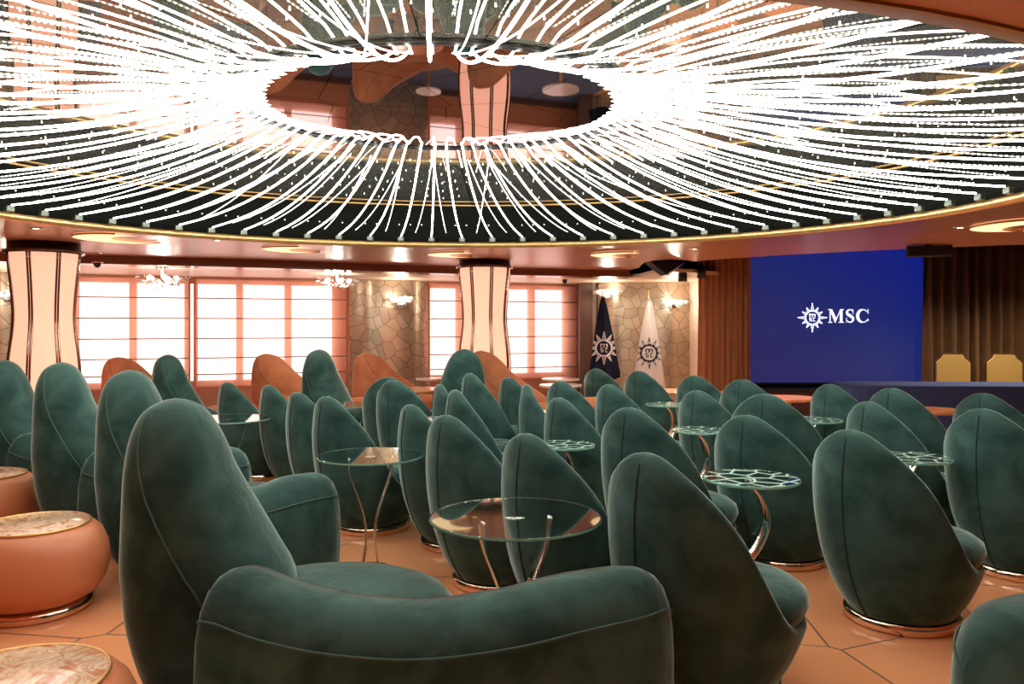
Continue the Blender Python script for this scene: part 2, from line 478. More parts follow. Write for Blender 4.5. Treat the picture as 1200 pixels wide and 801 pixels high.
mosaic('crackled gold mosaic panel at left edge, left of the left lantern column', wpt(wall_u(-60), -.02, 0), wpt(wall_u(24), -.02, 0), .03, 2.33, .15)
struct(box('wall_flag', mat('tan_lacquer_wall', (.45, .30, .20), .3), None, 2.6, 15.2, 1.17, 2.6, .25, 2.33))
struct(box('wall_flag_return', mat('beige_return', (.66, .50, .38), .4), None, 3.45, 14.4, 1.17, .3, 1.6, 2.33))
# dado strip / dark blue raised carpet by the windows
box('x', 'carpet', None, 0, 0, 0, .1, .1, .1); bpy.data.objects.remove(bpy.data.objects['x'])
bm = bmesh.new()
a = wpt(wall_u(596), -.35, 0); 
struct(wbox('floor_window_strip', 'carpet', None, ULEFT, URIGHT, -2.0, -.04, .0, .015))

# ------------------------------------------------------------------ lantern columns
def column(px, Y, ptop, label, rot):
    X = (px - 600) / F * Y
    t = thing('lantern_column', label, 'column', (X, Y, 0), rot, 'glowing lantern columns')
    prof = [(.30, .10), (.325, .35), (.355, .7), (.365, .95), (.35, 1.2), (.318, 1.45), (.305, 1.62), (.312, 1.8), (.335, 2.05), (.352, 2.2), (.365, ptop)]
    fine = []
    z = .10
    tab = [(zz, r) for r, zz in prof]
    nz = 34
    for i in range(nz + 1):
        zz = .10 + (ptop - .10) * i / nz; fine.append((spline_tab(tab, zz), zz))
    n = 8
    for k in range(n):
        a0, a1 = 2 * PI * k / n, 2 * PI * (k + 1) / n
        bm = bmesh.new()
        rows = []
        for r, z in fine:
            row = []
            for j in range(7):
                a = a0 + (a1 - a0) * (j / 6)
                rr = r * (1 - .025 * (1 - abs(j - 3) / 3))
                row.append((rr * math.cos(a), rr * math.sin(a), z))
            rows.append(row)
        grid_mesh(bm, rows)
        bmesh.ops.solidify(bm, geom=bm.faces[:], thickness=.012)
        link('lit_panel', bm, 'panel', t)
    for k in range(n):
        a = 2 * PI * k / n
        bm = bmesh.new()
        for s, rr in ((-1, .011), (1, .011)):
            tube(bm, [((r + .008) * math.cos(a) - s * .014 * math.sin(a), (r + .008) * math.sin(a) + s * .014 * math.cos(a), z) for r, z in fine], rr, 6)
        link('chrome_strip', bm, 'strip', t)
    bm = bmesh.new(); lathe(bm, [(.33, ptop - .005), (.40, ptop), (.40, ptop + .035), (.36, ptop + .04), (.36, HC)], 40)
    link('capital', bm, 'capital', t)
    bm = bmesh.new(); lathe(bm, [(.40, 0), (.40, .08), (.34, .11)], 40)
    link('plinth', bm, 'capital', t)
    return t
M['strip'] = mat('dark_bronze_strip', (.30, .20, .16), .15, 1)
M['capital'] = mat('dark_chrome_capital', (.16, .13, .12), .15, 1)
column(52, 8.8, 2.33, 'glowing peach lantern column at left edge with dark chrome strips', .12)
column(568, 11.2, 2.34, 'glowing peach lantern column in the middle behind an orange sofa', .30)
def inner_light(px, Y):
    pass

# ------------------------------------------------------------------ chandelier
ch = thing('chandelier', 'huge oval chandelier of glowing white light strands under a mirrored ceiling', 'chandelier', (CX, CY, 0))
IR = dict(cx=CX, cy=CY, a=1.30, b=1.20)
def loc(p): return (p[0] - CX, p[1] - CY, p[2])
NS = 72
def strand(t, dt, lo, hi, zlo, sag, r, material, uv, hook=True, nm='light_strand'):
    P0 = Vector(loc(oval(t, lo, z=zlo))); P1 = Vector(loc(oval(t + dt, hi, IR, 0)))
    pts = []
    n = 26
    # outer hook: rises from the lip and rolls over
    for i in range(n + 1):
        s = i / n
        q = P0.lerp(P1, s)
        z = zlo + (2.86 - zlo) * (s ** sag)
        pts.append((q.x, q.y, z))
    if hook:
        for k, (ss, zz) in enumerate(((.94, 2.90), (.89, 2.925), (.85, 2.935), (.82, 2.948))):
            q = Vector(loc(oval(t + dt, ss, IR, 0))); pts.append((q.x, q.y, zz))
    bm = bmesh.new(); tube(bm, pts, r, 6, uv)
    return link(nm, bm, material, ch)
for i in range(NS):
    t = 2 * PI * (i + .5) / NS
    strand(t, random.uniform(-.015, .015), .965, 1.0, 2.55, 2.7 + random.uniform(-.3, .3), .0070, 'led', False)
for i in range(72):
    t = 2 * PI * (i + .02) / 72
    sgn = 1 if i % 2 else -1
    strand(t, sgn * random.uniform(.0, .06) if i % 9 else sgn * .2, random.uniform(.93, .97), 1.04, 2.60, random.uniform(1.7, 2.4), .0038, 'led_bead', True, False, 'beaded_strand')
# clips on the lip
for i in range(NS):
    t = 2 * PI * (i + .5) / NS
    p = loc(oval(t, .972, z=2.52))
    bm = bmesh.new(); bx(bm, 0, 0, 0, .05, .07, .05, math.atan2(math.sin(t) * OE['a'], math.cos(t) * OE['b']))
    bmesh.ops.bevel(bm, geom=bm.edges[:], offset=.006, segments=1, affect='EDGES')
    link('strand_clip', bm, 'clip', ch, False, p)
M_clip = None
# ring round the centre disc + dark mirror disc
bm = bmesh.new()
sec = [(1.0, 2.947), (1.0, 2.925), (.975, 2.92), (.972, 2.947)]
grid_mesh(bm, [[loc(oval(2 * PI * j / N, s, IR, z)) for j in range(N)] for s, z in sec], True, True)
link('inner_ring', bm, 'darkmetal', ch)
bm = bmesh.new()
slab_up(bm, [(IR['a'] * .975 * math.cos(2 * PI * j / N), IR['b'] * .975 * math.sin(2 * PI * j / N), 0) for j in range(N)], .01)
link('mirror_disc', bm, 'mirror_disc', ch, False, (0, 0, 2.938))
# small led points on mirror panels and riser
bm = bmesh.new()
def dot(p, r=.006):
    g = bmesh.ops.create_icosphere(bm, subdivisions=1, radius=r); bmesh.ops.translate(bm, vec=p, verts=g['verts'])
for i in range(132):
    t = 2 * PI * i / 132
    for s in (.18, .34, .5, .66, .82):
        q = Vector(loc(oval(t, 1.0, IR))).lerp(Vector(loc(oval(t, .99))), s + (.05 if i % 2 else 0)); dot((q.x, q.y, 2.945))
for i in range(200):
    t = 2 * PI * i / 200
    dot(loc(oval(t, .998, z=2.70)), .007)
lp = link('led_points', bm, 'ledpt', ch); lp['kind'] = 'stuff'

# ------------------------------------------------------------------ egg chairs
SEAT = .44
HT = [(0, 1.022), (12, 1.008), (24, .965), (36, .905), (48, .825), (58, .735), (68, .61), (78, .495), (88, .405), (100, .352), (120, .335), (180, .33)]
RT = [(.055, .285), (.09, .315), (.15, .355), (.23, .395), (.32, .43), (.42, .455), (.55, .475), (.70, .485), (.85, .478), (1.03, .45)]
def chair_shell():
    bm = bmesh.new(); nth = 72; rows = []
    for j in range(nth):
        th = 360.0 * j / nth; a = th if th <= 180 else 360 - th
        h = spline_tab(HT, a); ang = math.radians(th)
        w = max(0, math.cos(ang))
        rho = .034 + .012 * w
        pts = []
        hz = h - rho
        for i in range(13):
            z = .055 + (hz - .055) * (i / 12)
            pts.append((spline_tab(RT, z), z))
        Rh = pts[-1][0]
        for k in range(1, 8):
            f = PI * k / 7
            pts.append((Rh - rho + rho * math.cos(f), hz + rho * math.sin(f)))
        ri = Rh - 2 * rho
        rlow = .335
        for i in range(1, 8):
            s = i / 7; z = hz + (.34 - hz) * s
            pts.append((ri + (rlow - ri) * (s ** .8) , z))
        pts.append((.15, .335))
        rows.append([(-r * .94 * math.cos(ang), r * .88 * math.sin(ang), z) for r, z in pts])
    V = grid_mesh(bm, rows, False, True)
    cap(bm, [r[0] for r in V]); cap(bm, [r[-1] for r in V])
    return bm
def chair_proto():
    t = thing('egg_chair', 'x', 'chair')
    link('shell', chair_shell(), 'velvet', t)
    bm = bmesh.new()
    prof = [(.0, .30), (.30, .31), (.365, .34), (.385, .385), (.376, .425), (.34, .452), (.28, .472), (.2, .483), (.12, .484), (.06, .474), (.02, .462), (.0, .460)]
    lathe(bm, prof, 48, rx=1.0, ry=.955)
    bmesh.ops.remove_doubles(bm, verts=bm.verts[:], dist=.0004)
    for v in bm.verts:
        if v.co.z > .44:
            v.co.z += .006 * math.sin(7 * math.atan2(v.co.y, v.co.x)) * math.exp(-((math.hypot(v.co.x, v.co.y) - .12) / .08) ** 2)
    link('seat_cushion', bm, 'velvet', t, True, (.032, 0, 0))
    bm = bmesh.new(); lathe(bm, [(.275, 0), (.305, .003), (.307, .052), (.29, .058), (.2, .06)], 56, rx=.95, ry=.92)
    link('base_ring', bm, 'copper', t)
    bm = bmesh.new()
    pts = [(-(.94 * spline_tab(RT, z) + .001), 0, z) for z in [.06 + .92 * i / 26 for i in range(27)]]
    tube(bm, pts, .0045, 6); link('back_seam', bm, 'piping', t)
    return t
proto = chair_proto(); first = [True]
def egg(px, py, label, Y, head):
    """px,py: the pixel of the tip of the back, Y its distance; head: heading of the seat in degrees from straight away"""
    P = at_y(px, py, Y); k = P.z / 1.022
    fx, fy = math.sin(math.radians(head)), math.cos(math.radians(head))
    c = Vector((P.x + .41 * fx, P.y + .41 * fy, 0)); rz = math.atan2(fy, fx)
    if first[0]:
        first[0] = False; o = proto; o.location = c; o.rotation_euler = (0, 0, rz); o['label'] = label; o['group'] = GR
    else: o = dup(proto, c, rz, label, GR)
    o.scale = (1, 1, k); return o
GR = 'green velvet egg chairs'
CH = [
 (752, 532, 'largest green egg chair, in the foreground right of the big clear glass table'),
 (994, 503, 'green egg chair at right with its full copper base ring showing'),
 (1148, 481, 'green egg chair cut by the right edge, right of the round crackled table'),
 (613, 509, 'green egg chair seen through and directly behind the foreground clear glass table'),
 (520, 486, 'green egg chair just left of the one behind the foreground glass table'),
 (482, 475, 'green egg chair behind the right rim of the second clear glass table'),
 (380, 464, 'green egg chair behind the second clear glass table, base ring showing under its legs'),
 (346, 459, 'narrow green egg chair left of and touching the one behind the second glass table'),
 (312, 451, 'green egg chair right of the left glass table and left of the narrow pair'),
 (264, 447, 'small dark green egg chair behind the left glass table'),
 (434, 441, 'small green egg chair right of the far clear glass table, left of its twin'),
 (464, 446, 'small green egg chair, right one of the pair beside the far clear glass table'),
 (516, 451, 'green egg chair in the middle, below the tall dark pointed sofa back'),
 (562, 459, 'green egg chair in the middle row, left of the crackled table behind the foreground'),
 (594, 441, 'dark green egg chair just right of and below the orange sofa by the middle column'),
 (552, 437, 'small green egg chair between the dark pointed sofa and the middle orange sofa'),
 (617, 451, 'low dark green egg chair in the gap under the right roman blind'),
 (655, 446, 'green egg chair below the white oval table tops by the window'),
 (652, 466, 'green egg chair directly behind the middle crackled glass table'),
 (697, 432, 'dark green egg chair in front of the navy flag'),
 (712, 450, 'green egg chair between the navy flag and the middle rows'),
 (747, 434, 'dark green egg chair in front of the white flag'),
 (735, 477, 'large green egg chair in the centre, behind and left of the largest one'),
 (812, 440, 'far green egg chair in front of the left stage curtain base'),
 (815, 457, 'green egg chair behind the crackled table left of centre right'),
 (868, 444, 'far green egg chair under the left edge of the blue screen'),
 (895, 461, 'green egg chair in front of the orange table below the screen'),
 (873, 486, 'green egg chair behind the large crackled glass table on a curved leg'),
 (970, 450, 'far green egg chair below the screen logo, beside the orange table'),
 (1043, 454, 'far green egg chair left of the draped navy table orange side table'),
 (1015, 470, 'green egg chair left of the right-hand crackled table, second row from the right'),
 (1150, 460, 'far green egg chair in front of the navy draped table at the right edge'),
]
POS = '3.12 55|4.00 62|4.68 64|3.85 54|4.54 51|5.33 52|5.80 48|6.57 50|7.31 52|7.91 47|8.32 47|7.45 29|7.05 60|6.02 23|8.67 61|7.86 55|6.84 70|7.94 54|5.81 62|10.51 51|7.24 60|9.12 52|4.65 51|8.36 51|6.71 59|7.51 50|5.76 41|5.00 52|7.14 66|6.25 62|5.57 72|6.47 63'.split('|')
for (px, py, lb), q in zip(CH, POS):
    egg(px, py, lb, *map(float, q.split()))

# ------------------------------------------------------------------ sofas
def cone_back(bm, w):
    """asymmetric rounded peak; local x = forward (the seat side)"""
    tab = [(.04, -.16, .26, .22), (.15, -.235, .31, .26), (.35, -.30, .33, .29), (.55, -.325, .31, .30), (.62, -.33, .27, .295), (.79, -.325, .17, .27), (.965, -.32, .07, .235), (1.06, -.312, .035, .205), (1.137, -.295, .0, .17), (1.2, -.265, -.04, .125), (1.232, -.225, -.08, .08), (1.248, -.185, -.12, .035)]
    rows = []
    n = 36
    zs = [.04 + (1.248 - .04) * (1 - (1 - i / 40) ** 1.25) for i in range(41)]
    for z in zs:
        x0 = spline_tab([(t[0], t[1]) for t in tab], z); x1 = spline_tab([(t[0], t[2]) for t in tab], z); ry = spline_tab([(t[0], t[3]) for t in tab], z)
        x0 += 0; cx = (x0 + x1) / 2; rx = (x1 - x0) / 2
        rx *= 1
        row = []
        for j in range(n):
            a = 2 * PI * j / n
            c, s = math.cos(a), math.sin(a)
            e = .8
            x = cx + rx * math.copysign(abs(c) ** e, c)
            if x > x0: x = x0 + (x - x0) * (w * (.72 + .28 * min(1, (1.25 - z) / .6)) if w > 1.2 else w)
            row.append((x, ry * math.copysign(abs(s) ** e, s), z))
        rows.append(row)
    V = grid_mesh(bm, rows, True); cap(bm, V[0])
    tip = bm.verts.new((sum(v.co.x for v in V[-1]) / n, 0, 1.254))
    for j in range(n): bm.faces.new((V[-1][j], V[-1][(j + 1) % n], tip))
    return rows
def seam_line(rows):
    out = []
    for q, r in enumerate(rows):
        f = 29.5 - 5.5 * (q / 35) ** 1.1; i = int(f); p = Vector(r[i]).lerp(Vector(r[i + 1]), f - i)
        out.append(p + Vector((p.x * .004, -.002, 0)))
    return out
def sofa_proto(name, velv, pip, L, w, seatshift=0.0):
    t = thing(name, 'x', 'sofa')
    bm = bmesh.new(); rows = cone_back(bm, w); link('backrest', bm, velv, t)
    # seam down the near side of the peak
    bm = bmesh.new(); tube(bm, seam_line(rows[2:38]), .0045, 6); link('back_seam', bm, pip, t)
    # long arm sweeping forward on the near side
    path = [(.17, -.34, .67, .19), (.28, -.37, .675, .205), (.45, -.41, .635, .215), (.70, -.45, .60, .22), (1.0, -.46, .585, .22), (1.3, -.43, .61, .215), (1.55, -.37, .645, .205), (1.75, -.29, .65, .19), (1.86, -.22, .64, .16), (1.93, -.17, .60, .12), (1.965, -.145, .54, .075)]
    k = (L - .10) / (1.965 - .10)
    s_ = [(i / (len(path) - 1)) for i in range(len(path))]
    tabs = [[(s, p[c]) for s, p in zip(s_, path)] for c in range(4)]
    nn = 60; prow = []; seam = []
    P = []
    for i in range(nn + 1):
        s = i / nn; x, y, h, r = [spline_tab(tb, s) for tb in tabs]
        P.append((Vector((.10 + (x - .10) * k, y, 0)), h, r))
    for i, (p, h, r) in enumerate(P):
        tn = (P[min(i + 1, nn)][0] - P[max(i - 1, 0)][0]).normalized(); sd = Vector((tn.y, -tn.x, 0))  # towards -y
        if i < 4: e_ = math.sqrt(1 - (1 - (i + .35) / 4.35) ** 2); r *= .55 + .45 * e_; h -= .07 * (1 - e_)
        ring = []
        secn = [(-.80, .03), (-.95, .15), (-1.0, .35), (-.98, .55), (-.90, .75), (-.72, .90), (-.45, .98), (-.1, 1.0), (.25, .99), (.55, .945), (.80, .85), (.95, .70), (1.0, .5), (1.0, .3), (.95, .15), (.80, .03)]
        for a, b_ in secn:
            q = p + sd * (a * r); zz = .03 + (h - .03) * b_
            ring.append((q.x, q.y, zz))
        prow.append(ring)
        q = p + sd * (.87 * r); seam.append((q.x + sd.x * .004, q.y + sd.y * .004, .03 + (h - .03) * .803))
    bm = bmesh.new(); V = grid_mesh(bm, prow, True); cap(bm, V[0]); cap(bm, V[-1])
    link('armrest', bm, velv, t)
    bm = bmesh.new(); tube(bm, seam[1:-1], .004, 6); link('arm_seam', bm, pip, t)
    # round seat
    bm = bmesh.new()
    prof = [(0, .04), (.40, .04), (.47, .09), (.50, .2), (.505, .30), (.49, .38), (.45, .425), (.38, .45), (.26, .462), (.12, .465), (0, .463)]
    lathe(bm, prof, 48, rx=1.08, ry=.92)
    bmesh.ops.remove_doubles(bm, verts=bm.verts[:], dist=.0004)
    o = link('seat', bm, velv, t, True, (.47 + seatshift, .03, 0)); o.scale = (.95, 1, 1.07)
    bm = bmesh.new(); lathe(bm, [(.42, 0), (.42, .04)], 40); link('base', bm, 'plinth', t, True, (.5, 0, 0))
    return t
so = sofa_proto('peaked_sofa', 'velvet', 'piping_light', 1.76, 1.0)
GS = 'green peaked sofas'
so.location = (-1.205, 3.2, 0); so.rotation_euler = (0, 0, 0.0); so['group'] = GS
so['label'] = 'nearest green velvet sofa with a tall peaked back and long curved arm across the foreground'
short = sofa_proto('peaked_sofa', 'velvet', 'piping_light', 1.08, .95, -.03)
def put_sofa(pr, px, py, Y, head, label, group, firstuse=False):
    P = at_y(px, py, Y); a = math.radians(90 - head); k = P.z / 1.254
    c = Vector((P.x + .155 * math.cos(a), P.y + .155 * math.sin(a), 0))
    if firstuse: pr.location = c; pr.rotation_euler = (0, 0, a); pr['label'] = label; pr['group'] = group; o = pr
    else: o = dup(pr, c, a, label, group)
    o.scale = (1, 1, k); return o
put_sofa(short, 152, 433, 4.93, 84, 'second green peaked sofa from the front, wrinkled back, rounded arm by the left glass table', GS, True)
put_sofa(short, 72, 424, 5.70, 74, 'third green peaked sofa, left of the wrinkled one, above the two orange ottomans', GS)
put_sofa(short, 4, 422, 6.62, 80, 'green peaked sofa cut by the left edge, beside the left lantern column', GS)
put_sofa(short, 197, 415, 8.70, 62, 'dark green peaked sofa in front of the leftmost roman blind', GS)
put_sofa(short, 371, 410, 9.47, 77, 'dark green peaked sofa with low arm left of the far clear glass table', GS)
put_sofa(short, 527, 408, 9.21, 43, 'dark green peaked sofa just left of the middle lantern column', GS)
# the sofa whose arm end enters at the bottom right corner
fr_ = dup(so, (3.33, 2.45, 0), math.radians(178), 'green sofa of which only the rounded arm end shows at the bottom right corner', GS)
fr_.location = (3.22, 2.25, 0)
ora = sofa_proto('peaked_sofa', 'suede_orange', 'piping_orange', 1.5, 1.75, .22)
GO = 'orange peaked sofas by the windows'
put_sofa(ora, 310, 414, 10.95, 81, 'widest orange peaked sofa in front of the wide three pane blind', GO, True)
put_sofa(ora, 137, 418, 9.79, 78, 'orange peaked sofa at left, half hidden behind the green wrinkled sofa back', GO)
put_sofa(ora, 428, 413, 11.35, 58, 'orange peaked sofa in front of the bulging crackled gold wall panel', GO)
put_sofa(ora, 562, 411, 10.40, 85, 'orange peaked sofa in front of the middle lantern column', GO)

# ------------------------------------------------------------------ tables
def ribbon(bm, pts, w, ang_tab=None, th=.008, bend=0):
    rings = []
    pts = [Vector(p) for p in pts]
    n = len(pts) - 1
    for i, p in enumerate(pts):
        t = (pts[min(i + 1, n)] - pts[max(i - 1, 0)]).normalized()
        a = bend if ang_tab is None else lerp_tab(ang_tab, i / n)
        side = Vector((math.cos(a), math.sin(a), 0)); side = (side - t * side.dot(t)).normalized()
        nn_ = t.cross(side).normalized()
        rings.append([p + side * (sx * w / 2) + nn_ * (sy * th / 2) for sx, sy in ((-1, -1), (1, -1), (1, 1), (-1, 1))])
    V = grid_mesh(bm, rings, True); cap(bm, V[0]); cap(bm, V[-1])
def top_disc(t, R, material, th=.012, z=.72):
    bm = bmesh.new(); lathe(bm, [(R - .004, z - th), (R, z - th + .003), (R, z - .003), (R - .004, z)], 72)
    o = link('table_top', bm, material, t)
    for p in o.data.polygons:
        p.use_smooth = abs(p.normal.z) < .5
    bm = bmesh.new()
    rows = [[((R + dr) * math.cos(2 * PI * j / 72), (R + dr) * math.sin(2 * PI * j / 72), zz) for j in range(72)] for dr, zz in ((.0005, z - th), (.003, z - th + .003), (.003, z - .003), (.0005, z))]
    grid_mesh(bm, rows, True); link('glass_rim', bm, 'glass_edge', t)
    bm = bmesh.new(); lathe(bm, [(.045, z - th - .006), (.045, z - th - .0005)], 24); link('mount_plate', bm, 'chrome', t)
def clear_table():
    t = thing('glass_table', 'x', 'table')
    top_disc(t, .36, 'glass')
    for k in range(2):
        a = PI * k + .25
        d = Vector((math.cos(a), math.sin(a), 0))
        tab = [(0, .15), (.15, .138), (.35, .085), (.55, .04), (.78, .032), (1, .055)]
        pts = [d * spline_tab([(x, y) for x, y in tab], i / 24) + Vector((0, 0, .012 + .69 * (1 - i / 24))) for i in range(25)]
        pts = [p if True else p for p in pts]
        # ribbon: top end is out at r=.20 and the foot spreads again
        bm = bmesh.new(); ribbon(bm, pts, .075, None, .008, a + PI / 2); link('leg', bm, 'chrome', t)
    bm = bmesh.new(); lathe(bm, [(.14, 0), (.145, .004), (.14, .012), (.02, .016)], 48); link('base_plate', bm, 'chrome', t)
    return t
def crackle_table():
    t = thing('crackle_glass_table', 'x', 'table')
    top_disc(t, .22, 'crackle_glass', .016)
    tab = [(0, -.02), (.12, .035), (.3, .065), (.5, .02), (.7, -.07), (.88, -.07), (1, .0)]
    pts = [Vector((spline_tab(tab, i / 28), 0, .70 - .69 * i / 28)) for i in range(29)]
    bm = bmesh.new(); ribbon(bm, pts, .085, [(0, PI / 2), (1, PI / 2 + .9)], .01); link('leg', bm, 'chrome', t)
    bm = bmesh.new(); lathe(bm, [(.17, 0), (.175, .004), (.17, .012), (.02, .016)], 48); link('base_plate', bm, 'chrome', t)
    return t
ct = clear_table(); kt = crackle_table()
uses = {}
def put_table(pr, px, py, wpx, Y, R, label, group, rz=0):
    P = at_y(px, py, Y); kz = P.z / .72; P.z = 0
    s = wpx * P.y / F / (2 * R)
    if pr.name not in uses:
        uses[pr.name] = 1; pr.location = P; pr.rotation_euler = (0, 0, rz); pr.scale = (s, s, kz); pr['label'] = label; pr['group'] = group; return pr
    return dup(pr, P, rz, label, group, (s, s, kz))
GT = 'round clear glass tables'; GK = 'round crackled glass tables'
put_table(ct, 604, 604, 200, 3.40, .36, 'biggest clear glass table, in the foreground beside the largest egg chair', GT, .1)
put_table(ct, 434, 533, 122, 5.02, .36, 'second clear glass table, between the nearest sofa arm and the egg chairs', GT, .1)
put_table(ct, 268, 490, 94, 7.00, .36, 'clear glass table at left behind the peaked sofas', GT, .0)
put_table(ct, 414, 473, 68, 8.82, .36, 'small far clear glass table beside the dark peaked sofa with low arm', GT, .0)
put_table(kt, 880, 559, 110, 4.31, .22, 'nearest crackled glass table on a single curved chrome ribbon leg', GK, .1)
put_table(kt, 662, 520, 70, 5.45, .22, 'crackled glass table in the centre between four egg chairs', GK, .3)
put_table(kt, 820, 503, 64, 6.27, .22, 'crackled glass table behind the central egg chair, right of centre', GK, .2)
put_table(kt, 783, 473, 52, 8.30, .22, 'far crackled glass table with a pale top near the white flag', GK, .2)
put_table(kt, 1069, 535, 86, 4.97, .22, 'crackled glass table between the two right-hand egg chairs', GK, 3.4)
put_table(kt, 955, 491, 62, 6.94, .22, 'crackled glass table in front of the far chair below the logo', GK, 2.8)
put_table(kt, 1212, 511, 56, 5.89, .22, 'crackled glass table cut by the right edge', GK, .2)
put_table(kt, 516, 490, 46, 6.72, .22, 'crackled glass table almost hidden behind two egg chairs left of centre', GK, .2)
put_table(kt, 650, 483, 56, 7.59, .22, 'crackled glass table peeking out on both sides of an egg chair in the centre', GK, .2)
# orange round tables, white topped tables by the window
def round_table(px, py, wpx, z, material, label, group, name='pedestal_table'):
    P = at_z(px, py, z); R = wpx * P.y / F / 2
    t = thing(name, label, 'table', (P.x, P.y, 0), 0, group)
    bm = bmesh.new(); lathe(bm, [(R - .02, z - .035), (R, z - .03), (R, z - .004), (R - .004, z)], 48); o = link('table_top', bm, material, t)
    for p in o.data.polygons: p.use_smooth = abs(p.normal.z) < .5
    bm = bmesh.new(); lathe(bm, [(.03, .02), (.025, .2), (.025, z - .1), (.05, z - .035)], 20); link('pedestal', bm, 'chrome', t)
    bm = bmesh.new(); lathe(bm, [(.2, 0), (.2, .012), (.03, .03)], 36); link('base_plate', bm, 'chrome', t)
    return t
GOT = 'orange topped round tables'
round_table(924, 465, 62, .72, 'wood', 'orange topped table at the left below the blue screen', GOT)
round_table(1093, 479, 62, .72, 'wood', 'orange topped table in front of the navy draped table', GOT)
round_table(488, 456, 64, .72, 'wood', 'orange topped table by the crackled gold panel, right of the orange sofa', GOT)
round_table(782, 457, 58, .72, 'wood', 'orange topped table below the white flag', GOT)
round_table(842, 460, 44, .72, 'wood', 'orange topped table below the left stage curtain', GOT)
M['marble_white'] = mat('white_table_top', (.78, .70, .62), .06)
GW = 'pale topped round tables by the windows'
round_table(657, 443, 44, .72, 'marble_white', 'upper and farther of two white oval table tops under the right blind', GW)
round_table(657, 450.5, 50, .72, 'marble_white', 'lower and nearer of two white oval table tops under the right blind', GW)
round_table(502, 443, 30, .72, 'marble_white', 'small pale table just left of the dark pointed sofa by the middle column', GW)

# final clearances between neighbours: metres further from the door side, degrees of turn
NUDGE = {
    'largest green egg chair, in the foreground right of the big clear glass table': (0.04, 0.0),
    'green egg chair cut by the right edge, right of the round crackled table': (0.13, 0.0),
    'green egg chair seen through and directly behind the foreground clear glass table': (0.04, 0.0),
    'green egg chair behind the right rim of the second clear glass table': (0.04, 8.0),
    'green egg chair right of the left glass table and left of the narrow pair': (0.04, 0.0),
    'small dark green egg chair behind the left glass table': (-0.04, 0.0),
    'small green egg chair right of the far clear glass table, left of its twin': (0.0, -32.0),
    'small green egg chair, right one of the pair beside the far clear glass table': (0.04, 8.0),
    'dark green egg chair just right of and below the orange sofa by the middle column': (-0.08, 0.0),
    'small green egg chair between the dark pointed sofa and the middle orange sofa': (-0.04, 8.0),
    'green egg chair directly behind the middle crackled glass table': (0.04, 0.0),
    'dark green egg chair in front of the navy flag': (0.08, 0.0),
    'far green egg chair in front of the left stage curtain base': (0.04, 0.0),
    'far green egg chair below the screen logo, beside the orange table': (0.04, 0.0),
    'green peaked sofa cut by the left edge, beside the left lantern column': (0.08, 0.0),
    'dark green peaked sofa just left of the middle lantern column': (-0.13, -67.0),
    'widest orange peaked sofa in front of the wide three pane blind': (-0.08, 16.0),
    'orange peaked sofa in front of the middle lantern column': (0.09, 8.0),
    'small pale table just left of the dark pointed sofa by the middle column': (0.08, 0.0),
    'green egg chair in the middle row, left of the crackled table behind the foreground': (-0.02, 46.0),
    'green egg chair in the middle, below the tall dark pointed sofa back': (0.04, 16.0),
    'low dark green egg chair in the gap under the right roman blind': (0.0, 16.0),
    'lower and nearer of two white oval table tops under the right blind': (0.04, 0.0),
    'dark green peaked sofa with low arm left of the far clear glass table': (0.26, 32.0),
    'orange topped table by the crackled gold panel, right of the orange sofa': (0.13, 0.0),
}
for o in list(C.objects):
    if o.parent is None and o.get('label') in NUDGE:
        dy, dh = NUDGE[o['label']]
        o.location += Vector((o.location.x / o.location.y, 1, 0)) * dy; o.rotation_euler.z -= math.radians(dh)

# ------------------------------------------------------------------ ottomans
def ottoman(c, label, firstone=[None]):
    if firstone[0] is None:
        t = thing('ottoman', label, 'ottoman', c, 0, 'round orange leather ottomans'); firstone[0] = t
        bm = bmesh.new()
        lathe(bm, [(.25, .055), (.31, .09), (.355, .16), (.375, .25), (.365, .34), (.335, .41), (.30, .445), (.275, .457)], 64); link('body', bm, 'leather', t)
        bm = bmesh.new(); lathe(bm, [(.27, .45), (.278, .462), (.272, .468), (0.002, .469)], 64); o = link('top_disc', bm, 'marble', t)
        bm = bmesh.new(); rr = [(.272 + .007 * math.cos(q), .464 + .007 * math.sin(q)) for q in [2 * PI * k / 8 for k in range(8)]]
        grid_mesh(bm, [[(r * math.cos(2 * PI * j / 64), r * math.sin(2 * PI * j / 64), z) for j in range(64)] for r, z in rr], True, True); link('top_piping', bm, 'gold', t)
        bm = bmesh.new(); lathe(bm, [(.27, 0), (.285, .003), (.285, .05), (.2, .058)], 56); link('base_ring', bm, 'copper', t)
        return t
    return dup(firstone[0], c, random.uniform(0, 6), label, 'round orange leather ottomans')
ottoman(at_z(42, 715, 0) * Vector((1, 1, 0)) + Vector((0, .12, 0)) if False else Vector(((40 - 600) / F * 4.33, 4.33, 0)), 'orange leather ottoman at the left, middle of three, marbled round top')
ottoman(Vector(((12 - 600) / F * 2.42, 2.42, 0)), 'orange leather ottoman in the bottom left corner, nearest of three')
ottoman(Vector(((-20 - 600) / F * 5.75, 5.75, 0)), 'orange leather ottoman at the left edge, farthest of three')

